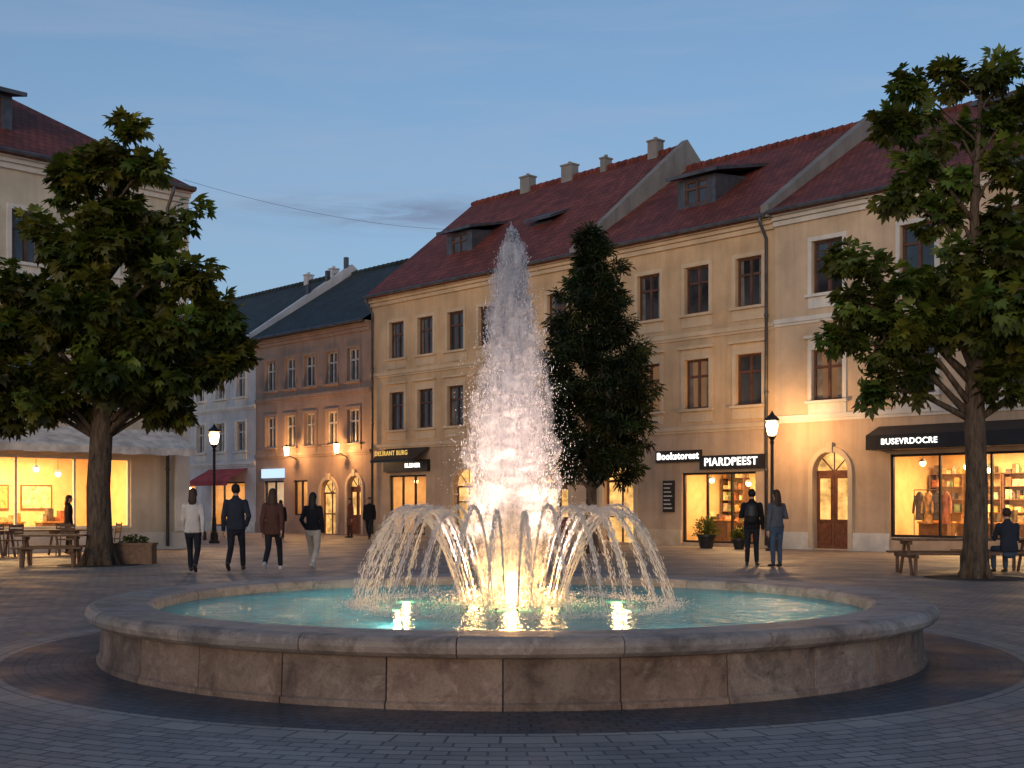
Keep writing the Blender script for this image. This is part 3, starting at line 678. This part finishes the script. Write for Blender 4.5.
b=B(); A_=Vector((-10.6,40.1,11.9)); C_=Vector((-.5,54.2,13.4)); b.tube([A_.lerp(C_,k/16)-Vector((0,0,.5*4*(k/16)*(1-k/16))) for k in range(17)],.006,5); b.make('overhead_cable',None,[M['metal']])

# ---------------------------------------------------------------- street lamps
mm_=M['lantern']; nt=mm_.node_tree; out=[n for n in nt.nodes if n.type=='OUTPUT_MATERIAL'][0]; e_=[n for n in nt.nodes if n.type=='EMISSION'][0]
tr=N(nt,'ShaderNodeBsdfTransparent'); mx=N(nt,'ShaderNodeMixShader'); mx.inputs[0].default_value=.5
nt.links.new(tr.outputs[0],mx.inputs[1]); nt.links.new(e_.outputs[0],mx.inputs[2]); nt.links.new(mx.outputs[0],out.inputs[0])
def lamp(x,y,hh,e):
    p=empty('street_lamp',(x,y,0)); b=B()
    b.lathe([(.20,0),(.20,.08),(.15,.12),(.14,.35),(.09,.45),(.07,.9),(.055,1.0),(.05,hh-.75),(.07,hh-.7),(.05,hh-.62),(.10,hh-.55),(.14,hh-.50)],14)
    b.lathe([(.24,hh-.02),(.20,hh+.06),(.08,hh+.16),(.03,hh+.24),(.0,hh+.30)],8)
    for k in range(6):
        a=2*math.pi*k/6; b.tube([(.13*math.cos(a),.13*math.sin(a),hh-.50),(.215*math.cos(a),.215*math.sin(a),hh-.01)],.009,5)
    b.make('lamp_post',p,[M['black']])
    b=B(); b.tube([(0,0,hh-.48),(0,0,hh-.40),(0,0,hh-.15),(0,0,hh-.04)],[.09,.14,.19,.15],12)
    b.make('lantern_bulb',p,[M['lantern']],True)
    light('lamp_light','POINT',(0,0,hh-.25),e,(1,.55,.22),p,.16)
lamp(-10.9,45.5,4.1,520); lamp(7.95,38.0,4.0,700)

# ---------------------------------------------------------------- trees
m,nt,out=newmat('tree_bark'); v=coords(nt,(6,6,1.2)); f=ramp(nt,noise(nt,v,2.5,6,.7),.35,.65)
c=mixc(nt,f,(.05,.034,.025),(.16,.115,.08)); princ(nt,out,c,.9,0,.2,bumpn(nt,noise(nt,v,3,6,.7),.9,.05)); M['bark']=m
M['leaf']=leafmat('chestnut_leaves',(.068,.105,.018),(.13,.165,.030))
M['needle']=leafmat('conifer_foliage',(.028,.048,.020),(.050,.070,.028))
rng=np.random.default_rng(3)
def leafmesh(name,P,D,Nn,L,Wd,mat,par,col,lobes=5):
    D=D/np.linalg.norm(D,axis=1,keepdims=True); S=np.cross(D,Nn); S/=np.maximum(np.linalg.norm(S,axis=1,keepdims=True),1e-5); U=np.cross(S,D)
    Vs=[];Cs=[]
    angs=np.linspace(-1.25,1.25,lobes) if lobes>1 else [0]
    for a in angs:
        l=L*(1-.28*abs(a)); d=D*math.cos(a)+S*math.sin(a); s=np.cross(d,U)
        k=l[:,None]
        v0=P; v1=P+d*k*.6+s*k*Wd-U*k*.03; v2=P+d*k-U*k*.22; v3=P+d*k*.6-s*k*Wd-U*k*.03
        Vs.append(np.stack([v0,v1,v2,v3],1)); Cs.append(np.repeat(col[:,None,:],4,1))
    V=np.stack(Vs,1).reshape(-1,3); C=np.stack(Cs,1).reshape(-1,3); F=np.arange(len(V)).reshape(-1,4)
    return npmesh(name,V,F,mat,par,C)
def tree(name,loc,blobs,trunk,tr,nleaf,L,wd,mat,clump=.34,lobes=5,dens=9,fork=3.0,yell=1.):
    par=empty(name,loc); b=B()
    b.tube(trunk,tr,14)
    for k in range(6):
        a=k*1.05+.3; b.tube([(tr[0]*.45*math.cos(a),tr[0]*.45*math.sin(a),.5),(tr[0]*.8*math.cos(a),tr[0]*.8*math.sin(a),.12),(tr[0]*1.25*math.cos(a),tr[0]*1.25*math.sin(a),-.05)],[tr[0]*.35,tr[0]*.35,tr[0]*.2],8)
    T=[Vector(q) for q in trunk]
    P=[];D=[];Nn=[];C=[];LL=[]
    for (dx,dy,z,r) in blobs:
        c=Vector((dx,dy,z))
        zt=max(fork,min(T[-1].z,z-.6*math.hypot(dx,dy)-.25))
        for i in range(len(T)-1):
            if T[i].z<=zt<=T[i+1].z:
                f=(zt-T[i].z)/(T[i+1].z-T[i].z); st=T[i].lerp(T[i+1],f); rr=tr[i]*(1-f)+tr[i+1]*f; break
        mid=st.lerp(c,.5)+Vector((random.uniform(-.15,.15),random.uniform(-.15,.15),.12*(c-st).length))
        r0=min(rr*.6,.075); b.tube([st,mid,c,c+Vector((0,0,r*.5))],[r0,r0*.6,r0*.3,.01],7)
        nc=max(5,int(dens*r*r*4))
        for k in range(nc):
            u=rng.normal(size=3); u/=np.linalg.norm(u); rad=r*(rng.random()**.45)*1.15
            cc=np.array([dx,dy,z])+u*rad*np.array([1,1,.85]); cr=clump*rng.uniform(.6,1.3)
            if k%3==0: b.tube([c,c.lerp(Vector(cc),.6)+Vector((0,0,.05)),Vector(cc)],[r0*.3,r0*.2,.006],5)
            m_=int(nleaf*cr/clump); w_=rng.normal(size=(m_,3)); w_/=np.linalg.norm(w_,axis=1,keepdims=True); w_[:,2]=w_[:,2]*.75+.1
            pos=cc+w_*cr*(rng.random((m_,1))**.5)
            d=w_*1.0+np.array([0,0,-.35])+rng.normal(size=(m_,3))*.35+u*.4
            nn=np.array([0,0,1.])+w_*.6+rng.normal(size=(m_,3))*.45
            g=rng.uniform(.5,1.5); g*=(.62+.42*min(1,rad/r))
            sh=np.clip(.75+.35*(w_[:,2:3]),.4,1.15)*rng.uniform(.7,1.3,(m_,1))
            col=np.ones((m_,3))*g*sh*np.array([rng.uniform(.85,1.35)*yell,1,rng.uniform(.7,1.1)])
            P.append(pos);D.append(d);Nn.append(nn);C.append(col);LL.append(L*rng.uniform(.7,1.25,m_))
    b.make('trunk_and_limbs',par,[M['bark']],True)
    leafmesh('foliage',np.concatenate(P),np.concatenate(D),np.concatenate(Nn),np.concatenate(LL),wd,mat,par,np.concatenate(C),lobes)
    return par
BL=[(.5,0,9.9,.45),(.2,.3,9.3,.65),(1.25,0,9.25,.45),(-.5,-.2,8.8,.55),(.3,.2,8.3,.8),(1.75,.1,8.0,.55),(-1.25,0,7.7,.55),(0,-.6,7.3,.9),(1.95,-.3,6.8,.7),(-1.75,.3,6.5,.75),
(2.7,0,5.9,.45),(2.9,.2,5.15,.5),(1.6,-.9,5.3,.9),(0,-1.2,5.7,.95),(-2.0,-.4,5.1,.8),(-2.75,.2,5.8,.55),(2.1,-.3,4.4,.6),(.4,-1.2,4.4,.85),(-1.3,-.8,4.0,.75),(-2.6,0,4.3,.6),(1.3,0,3.8,.5),(2.75,0,4.5,.42),(.3,1.4,6.1,.9),(0,1.5,4.7,.9),(-2.0,0,3.6,.42),(1.9,1.3,5.4,.7),(-1.6,1.3,5.6,.7),(.8,.9,7.6,.6),(-3.1,0,4.9,.38),(1.7,.3,3.6,.32),(-.5,.3,3.7,.45),(3.1,0,4.8,.28)]
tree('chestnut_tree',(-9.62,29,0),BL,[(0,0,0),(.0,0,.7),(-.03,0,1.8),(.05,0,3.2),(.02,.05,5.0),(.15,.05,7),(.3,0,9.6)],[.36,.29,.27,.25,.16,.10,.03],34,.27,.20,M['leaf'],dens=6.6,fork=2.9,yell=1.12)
BR=[(-1.34,0,9.4,.34),(-.3,.1,9.6,.38),(.5,0,9.5,.38),(-1.6,0,8.6,.36),(-.77,0,8.6,.40),(.2,.2,8.6,.42),(-1.15,0,7.75,.34),(-.3,.2,7.7,.34),(-1.4,.1,7.25,.28),(.7,0,7.8,.42),(-.6,0,6.9,.3),(.5,.1,6.8,.4),(1.0,0,8.9,.5),
(-2.3,0,6.1,.34),(-2.4,0,5.35,.36),(-1.6,-.2,5.5,.5),(-.7,-.3,5.8,.56),(.3,-.3,5.9,.65),(1.3,0,5.9,.65),(-2.5,0,4.65,.34),(-1.8,-.2,4.55,.5),(-.9,-.4,4.7,.65),(.2,-.5,4.7,.65),(1.3,-.2,4.7,.75),(-1.95,.1,3.65,.32),(-1.05,0,3.95,.45),(.55,-.1,3.8,.5),(1.5,0,3.75,.6),(2.2,0,5.2,.8),(2.6,.1,4.2,.7),(1.7,0,6.8,.55),(2.2,.2,6.2,.5),(.2,1.2,5.4,.7),(-1.2,1.1,5.0,.5),(1.4,1.2,4.6,.7),(0,-1.2,5.2,.55),(1.2,0,7.5,.4)]
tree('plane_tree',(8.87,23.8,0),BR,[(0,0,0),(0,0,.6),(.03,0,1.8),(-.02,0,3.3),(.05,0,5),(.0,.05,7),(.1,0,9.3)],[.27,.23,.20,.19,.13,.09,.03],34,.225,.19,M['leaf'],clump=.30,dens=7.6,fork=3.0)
BC=[]
for i in range(56):
    z=2.3+6.8*(i/55); rr=np.interp(z,[2.2,3.5,4.5,5.5,6.5,7.5,8.3,9.2],[1.1,1.65,1.6,1.35,1.1,.8,.48,.05]); a=i*2.4; q=rr*(.55+.45*random.random())
    BC.append((q*math.cos(a),q*math.sin(a),z+random.uniform(-.12,.12),.22+.17*rr))
tree('conifer_tree',(2.3,36,0),BC,[(0,0,0),(0,0,.6),(0,0,2),(0,0,4),(.05,0,6),(0,0,9.1)],[.22,.17,.15,.12,.08,.02],50,.23,.11,M['needle'],clump=.27,lobes=3,dens=11,fork=1.8)
for (x,y) in ((-9.62,29),(8.87,23.8)):
    b=B(); b.poly([(x+.95*math.cos(2*math.pi*k/28),y+.95*math.sin(2*math.pi*k/28),.008) for k in range(28)]); b.make('tree_pit_soil',None,[M['soil']])
# ---------------------------------------------------------------- planters
def planter(x,y,r,h,bush,boxy=False,mat='terra'):
    p=empty('potted_plant',(x,y,0)); b=B()
    if boxy: b.box(-r*1.6,r*1.6,-r*.7,r*.7,0,h); b.box(-r*1.7,r*1.7,-r*.8,r*.8,h+.002,h+.05)
    else: b.lathe([(r*.65,0),(r*.7,.03),(r*.95,h-.08),(r*1.08,h-.07),(r*1.08,h),(r*.9,h),(r*.88,h-.06),(0,h-.06)],20)
    b.make('pot',p,[M[mat]])
    m_=int(260*bush/.35); w_=rng.normal(size=(m_,3)); w_/=np.linalg.norm(w_,axis=1,keepdims=True); w_[:,2]=np.abs(w_[:,2])
    ext=np.array([bush*(1.7 if boxy else 1),bush*.9,bush*1.3]); P=np.array([0,0,h])+w_*ext*(rng.random((m_,1))**.4)
    leafmesh('leaves',P,w_+rng.normal(size=(m_,3))*.4,np.array([0,0,1.])+rng.normal(size=(m_,3))*.5,.12*rng.uniform(.6,1.3,m_),.2,M['leaf'],p,np.ones((m_,3))*rng.uniform(.5,1.3,(m_,1)),3)
    b=B()
    for k in range(5): a=k*1.3; b.tube([(0,0,h-.1),(bush*.5*math.cos(a),bush*.5*math.sin(a),h+bush*.8)],[.012,.006],5)
    b.make('stems',p,[M['bark']])
planter(-11.6,39.6,.34,.55,.46); planter(-9.0,29.6,.3,.45,.18,True,'bench'); planter(6.3,40.3,.3,.45,.42,mat='black'); planter(7.2,39.4,.22,.35,.25,mat='black')
# ---------------------------------------------------------------- tables / benches
def table(x,y,rz,L=1.7,bench=True,h=.72):
    p=empty('picnic_table',(x,y,0),rz); b=B()
    for k in range(5): b.box(-L/2,L/2,-.36+k*.147,-.36+k*.147+.135,h-.04,h)
    for sx in (-1,1):
        X=sx*(L/2-.2); b.box(X-.04,X+.04,-.3,.3,h-.12,h-.042)
        for sy in (-1,1): b.tube([(X,sy*.12,h-.1),(X,sy*.42,0)],.035,6)
        if bench: b.box(X-.035,X+.035,-.78,.78,.34,.41)
        for sy in (-1,1):
            if bench: b.box(X-.03,X+.03,sy*.66-.03,sy*.66+.03,0,.338)
    if bench:
        for sy in (-1,1):
            for k in (0,1): b.box(-L/2,L/2,sy*.66-.15+k*.155,sy*.66-.15+k*.155+.14,.412,.45)
    b.make('table_and_benches',p,[M['bench']],bevel=.006)
def chair(x,y,rz):
    p=empty('cafe_chair',(x,y,0),rz); b=B()
    b.box(-.21,.21,-.21,.21,.43,.46)
    for sx in (-1,1):
        b.tube([(sx*.19,.19,0),(sx*.18,.18,.43)],.016,6); b.tube([(sx*.19,-.22,0),(sx*.18,-.19,.43),(sx*.18,-.25,.9)],.016,6)
    for z in (.6,.7,.8): b.box(-.18,.18,-.245+(.7-z)*.1,-.225+(.7-z)*.1,z,z+.07)
    b.make('chair_frame',p,[M['bench']])
table(-10.6,28.6,R(12),1.5); table(-13.2,34.2,R(40),1.6,False); table(-12.0,35.2,R(40),1.2,False); table(-14.2,32.8,R(40),1.6,False)
for (x,y,a) in ((-13.4,33.4,40),(-12.6,34.9,200),(-11.4,35.3,130),(-12.3,34.4,20),(-13.9,33.6,210),(-14.6,32.0,30)): chair(x,y,R(a))
table(8.7,25.2,R(-2),1.8); table(10.15,25.95,R(-3),1.5)
# ---------------------------------------------------------------- people
def cloth(name,col,r=.85):
    m,nt,out=newmat(name); v=coords(nt,(1,1,.6)); f=ramp(nt,noise(nt,v,5,3),.3,.7)
    c=mixc(nt,f,[x*.75 for x in col],[min(1,x*1.15) for x in col]); nm=bumpn(nt,noise(nt,v,9,4,.6,.5),.6,.03); princ(nt,out,c,r,0,.2,nm); return m
SK=basic('skin',(.50,.30,.21),.5,var=.08,bump=.05); SHOE=basic('shoe_leather',(.03,.025,.022),.5); WSH=basic('white_shoe',(.5,.5,.48),.6); EYE=basic('eye_dark',(.03,.02,.02),.3); LIP=basic('lips',(.35,.13,.11),.5)
def person(name,loc,rz,H,pose,top,pants,hair,hl=0,hem=.86,male=False,shoe=SHOE,arms=None,vox=.0095,bag=None,lean=0,loose=1.):
    V=B(); flab=[]
    def tag(l):
        while len(flab)<len(V.f): flab.append(l)
    def T(l,pts,rad,n=14,ell=(1,1)):
        P=[Vector(p) for p in pts]; rr=[(r if hasattr(r,'__len__') else (r*ell[0],r*ell[1])) for r in rad]
        d0=(P[0]-P[1]).normalized(); d1=(P[-1]-P[-2]).normalized(); m0=min(rr[0]); m1=min(rr[-1])
        if l=='top' and len(pts)>=3 and n>=14: m0*=.25
        P=[P[0]+d0*m0*.9,P[0]+d0*m0*.6]+P+[P[-1]+d1*m1*.6,P[-1]+d1*m1*.9]
        rr=[(rr[0][0]*.4,rr[0][1]*.4),(rr[0][0]*.8,rr[0][1]*.8)]+rr+[(rr[-1][0]*.8,rr[-1][1]*.8),(rr[-1][0]*.4,rr[-1][1]*.4)]
        V.tube(P,rr,n); tag(l)
    def E(l,c,r): V.ball(c,r,14,10); tag(l)
    sw=1.0 if male else .9; hz=0; sit=pose=='sit'
    if sit: hz=-.42
    if pose=='walkL' or pose=='walkR': hz=-.025
    def o(x,y,z):
        t=(z-.9); return (x,y+lean*t,z+hz)
    g=.018
    hw=.165 if male else .17
    T('pants',[o(0,0,.84),o(0,0,.93),o(0,0,1.02)],[(hw-.01,.115),(hw,.12),(.15,.11)])
    if hem<.82: T('top',[o(0,0,hem),o(0,0,.85),o(0,0,1.0)],[(hw+.03,.145),(hw+.025,.14),(.16,.12)])
    T('top',[o(0,0,max(hem,.86)),o(0,0,.98),o(0,0,1.1),o(0,0,1.25),o(0,.0,1.36),o(0,-.005,1.43),o(0,-.01,1.47)],[(hw+g,.13+g*.5),(.155*sw+g+.01,.12),((.148 if male else .13)+g,.115),(.165*sw+g,.125),(.178*sw+g,.118),(.14*sw,.095),(.075,.07)],18)
    T('skin',[o(0,-.005,1.45),o(0,.005,1.56)],[.056,.05])
    hc=o(0,.015,1.63)
    def h_(x,y,z): return (hc[0]+x,hc[1]+y,hc[2]+z)
    E('skin',h_(0,0,0),(.074,.094,.108)); E('skin',h_(0,.028,-.058),(.052,.058,.055)); E('skin',h_(0,.098,-.012),(.012,.018,.022))
    for s in (-1,1): E('skin',h_(s*.076,-.002,-.008),(.012,.02,.03)); E('eye',h_(s*.03,.086,.008),(.013,.009,.008))
    E('lip',h_(0,.083,-.055),(.022,.01,.008)); E('skin',h_(0,.07,.03),(.05,.02,.012))
    E('hair',h_(0,-.02,.022),(.086,.092,.105)); E('hair',h_(0,.02,.07),(.07,.07,.05))
    if hl: T('hair',[h_(0,-.055,.02),h_(0,-.075,-.08),h_(0,-.095,-.08-hl*.5),h_(0,-.10,-.08-hl)],[(.082,.05),(.085,.045),(.09,.04),(.06,.025)],12)
    for s in (-1,1):
        hip=Vector((s*.088,0,.90+hz)); x=s*.095
        if sit: kn=Vector((s*.13,.44,.50)); an=Vector((s*.12,.42,.10)); toe=Vector((s*.13,.56,.035))
        elif pose=='stand': kn=Vector((x,.015+.01*s,.49)); an=Vector((x+s*.01,0.03*s,.09)); toe=Vector((x+s*.035,.15+.03*s,.035))
        else:
            f=(s==-1) if pose=='walkL' else (s==1)
            if f: kn=Vector((x,.19,.50)); an=Vector((x,.27,.10)); toe=Vector((x,.41,.06))
            else: kn=Vector((x,-.01,.47)); an=Vector((x,-.30,.17)); toe=Vector((x,-.20,.045))
        L_=loose
        T('pants',[hip,hip.lerp(kn,.35),kn,kn.lerp(an,.35),an+(kn-an).normalized()*.03],[.096 if not male else .092,.082*L_,.060*L_,.058*L_,.050*L_],14)
        heel=an-Vector((0,.035,.045)) if not(pose.startswith('walk') and an.z>.12) else an-Vector((0,.06,.0))
        T('shoe',[heel,an.lerp(toe,.45)-Vector((0,0,.025)),toe],[(.038,.036),(.043,.036),(.036,.026)],12)
        T('shoe',[an+Vector((0,0,.01)),heel],[.036,.034],10)
    for s in (-1,1):
        sh=Vector(o(s*.178*sw,-.005,1.385)); k='relax'
        if arms: k=arms[0 if s<0 else 1]
        if sit or k=='table': el=sh+Vector((s*.06,.10,-.27)); wr=el+Vector((-s*.09,.24,.03))
        elif k=='bent': el=sh+Vector((s*.07,-.05,-.28)); wr=el+Vector((-s*.07,.20,.05))
        elif k=='pocket': el=sh+Vector((s*.09,-.07,-.27)); wr=el+Vector((-s*.07,.12,-.18))
        elif k=='fwd': el=sh+Vector((s*.05,.06,-.28)); wr=el+Vector((-.01*s,.13,-.21))
        elif k=='back': el=sh+Vector((s*.06,-.12,-.26)); wr=el+Vector((.01*s,-.07,-.24))
        else: el=sh+Vector((s*.055,-.03,-.29)); wr=el+Vector((s*.01,.04,-.25))
        T('top',[sh,sh.lerp(el,.5),el,el.lerp(wr,.5),wr],[.066,.058,.052,.046,.037],12)
        d=(wr-el).normalized(); ax=Vector((0,1,0)) if abs(d.y)<.7 else Vector((0,0,1))
        ax=(ax-d*ax.dot(d)).normalized(); inn=Vector((-s,0,0))
        V.tube([wr-d*.01,wr+d*.02,wr+d*.06,wr+d*.095],[.025,.030,.033,.028],10,ell=(.55,1.15) ); tag('skin')
        for q,(off,ln) in enumerate(((.030,.068),(.010,.078),(-.010,.072),(-.029,.056))):
            b0=wr+d*.088+ax*off; b1=b0+d*ln*.5+inn*.006; b2=b1+d*ln*.4+inn*.022
            V.tube([b0-d*.02,b0,b1,b2],[.0095,.0095,.009,.007],6); tag('skin')
        t0=wr+d*.03+ax*.026; V.tube([t0-ax*.012,t0,t0+d*.025+ax*.022,t0+d*.052+ax*.026+inn*.012],[.012,.012,.011,.008],6); tag('skin')
    if bag=='back': T('bag',[o(0,-.19,1.02),o(0,-.21,1.15),o(0,-.19,1.36)],[(.13,.06),(.15,.085),(.12,.06)])
    if bag=='side': 
        T('bag',[o(.24,-.02,.72),o(.24,-.02,.84)],[(.035,.10),(.03,.09)]); T('bag',[o(.24,.0,.84),o(.2,.0,1.1),o(.15,-.02,1.42)],[.012,.012,.012],8)
    me=bpy.data.meshes.new('tmp'); me.from_pydata(V.v,[],V.f); tmp=bpy.data.objects.new('tmp',me); coll.objects.link(tmp)
    rm=tmp.modifiers.new('r','REMESH'); rm.mode='VOXEL'; rm.voxel_size=vox
    sm=tmp.modifiers.new('s','SMOOTH'); sm.factor=.5; sm.iterations=2
    dg=bpy.context.evaluated_depsgraph_get(); ev=tmp.evaluated_get(dg); nm_=bpy.data.meshes.new_from_object(ev)
    bpy.data.objects.remove(tmp)
    mats=dict(skin=SK,hair=hair,top=top,pants=pants,shoe=shoe,eye=EYE,lip=LIP,bag=M['black']); keys=list(mats)
    nm_.materials.clear()
    for k in keys: nm_.materials.append(mats[k])
    bvh=BVHTree.FromPolygons([Vector(q) for q in V.v],V.f)
    mi=[keys.index(flab[bvh.find_nearest(f.center+f.normal*.004)[2]]) for f in nm_.polygons]
    nm_.polygons.foreach_set('material_index',mi); nm_.polygons.foreach_set('use_smooth',[True]*len(mi)); nm_.update()
    ob=bpy.data.objects.new(name,nm_); coll.objects.link(ob); s=H/1.74; ob.scale=(s,s,s); ob.location=loc; ob.rotation_euler=(0,0,rz); return ob
HB=cloth('hair_black',(.012,.010,.010),.5); HBr=cloth('hair_brown',(.05,.025,.015),.5)
beige=cloth('beige_jacket',(.58,.52,.47)); navy=cloth('navy_jacket',(.025,.03,.045)); brown=cloth('brown_coat',(.09,.04,.03)); blk=cloth('black_jacket',(.012,.012,.015))
jean=cloth('dark_trousers',(.018,.02,.028)); cre=cloth('cream_trousers',(.46,.40,.33)); blue=cloth('blue_jeans',(.06,.09,.14)); red=cloth('rust_coat',(.20,.07,.04)); gry=cloth('grey_shirt',(.09,.10,.12))
person('walking_woman',(-6.57,25.6,0),R(4),1.76,'walkL',beige,jean,HBr,.12,.82,arms=('fwd','back'),shoe=SHOE,bag='side')
person('walking_man',(-5.80,26.1,0),R(2),1.86,'walkR',navy,jean,HB,0,.84,True,arms=('relax','pocket'))
person('walking_woman',(-5.06,26.3,0),R(-3),1.77,'walkR',brown,jean,HBr,.22,.80,arms=('relax','back'),shoe=WSH)
person('walking_woman',(-4.42,27.6,0),R(-5),1.70,'walkL',blk,cre,HB,.25,.90,arms=('pocket','relax'),shoe=WSH,loose=1.15)
person('standing_man',(5.50,28.5,0),R(-15),1.76,'stand',blk,jean,HB,0,.86,True,arms=('bent','relax'),bag='back')
person('standing_woman',(5.98,28.1,0),R(20),1.74,'stand',gry,blue,HBr,.28,.92,arms=('relax','bent'))
person('distant_woman',(-9.3,50,0),R(10),1.62,'walkR',blk,jean,HB,.15,.85,vox=.014)
person('distant_woman',(-6.9,53,0),R(120),1.7,'stand',red,brown,HBr,.2,.55,vox=.014)
person('distant_man',(-5.8,50.5,0),R(170),1.74,'walkL',blk,jean,HB,0,.8,True,vox=.014)
person('cafe_guest',(-12.7,35.6,0),R(-60),1.68,'stand',blk,jean,HBr,.1,.86,vox=.012)
person('seated_man',(10.08,25.20,0),R(4),1.76,'sit',navy,blue,HBr,0,.86,True,lean=.15)

# ---------------------------------------------------------------- camera
cam=bpy.data.cameras.new('camera'); co=bpy.data.objects.new('camera',cam); coll.objects.link(co)
co.location=(0,0,1.4); co.rotation_euler=(R(90),0,0); cam.sensor_width=36; cam.lens=36*1243/1024; cam.shift_y=(505-384)/1024; cam.clip_end=2000; cam.clip_start=.1
scene.camera=co
scene.view_settings.view_transform='Standard'; scene.view_settings.look='None'; scene.view_settings.exposure=0
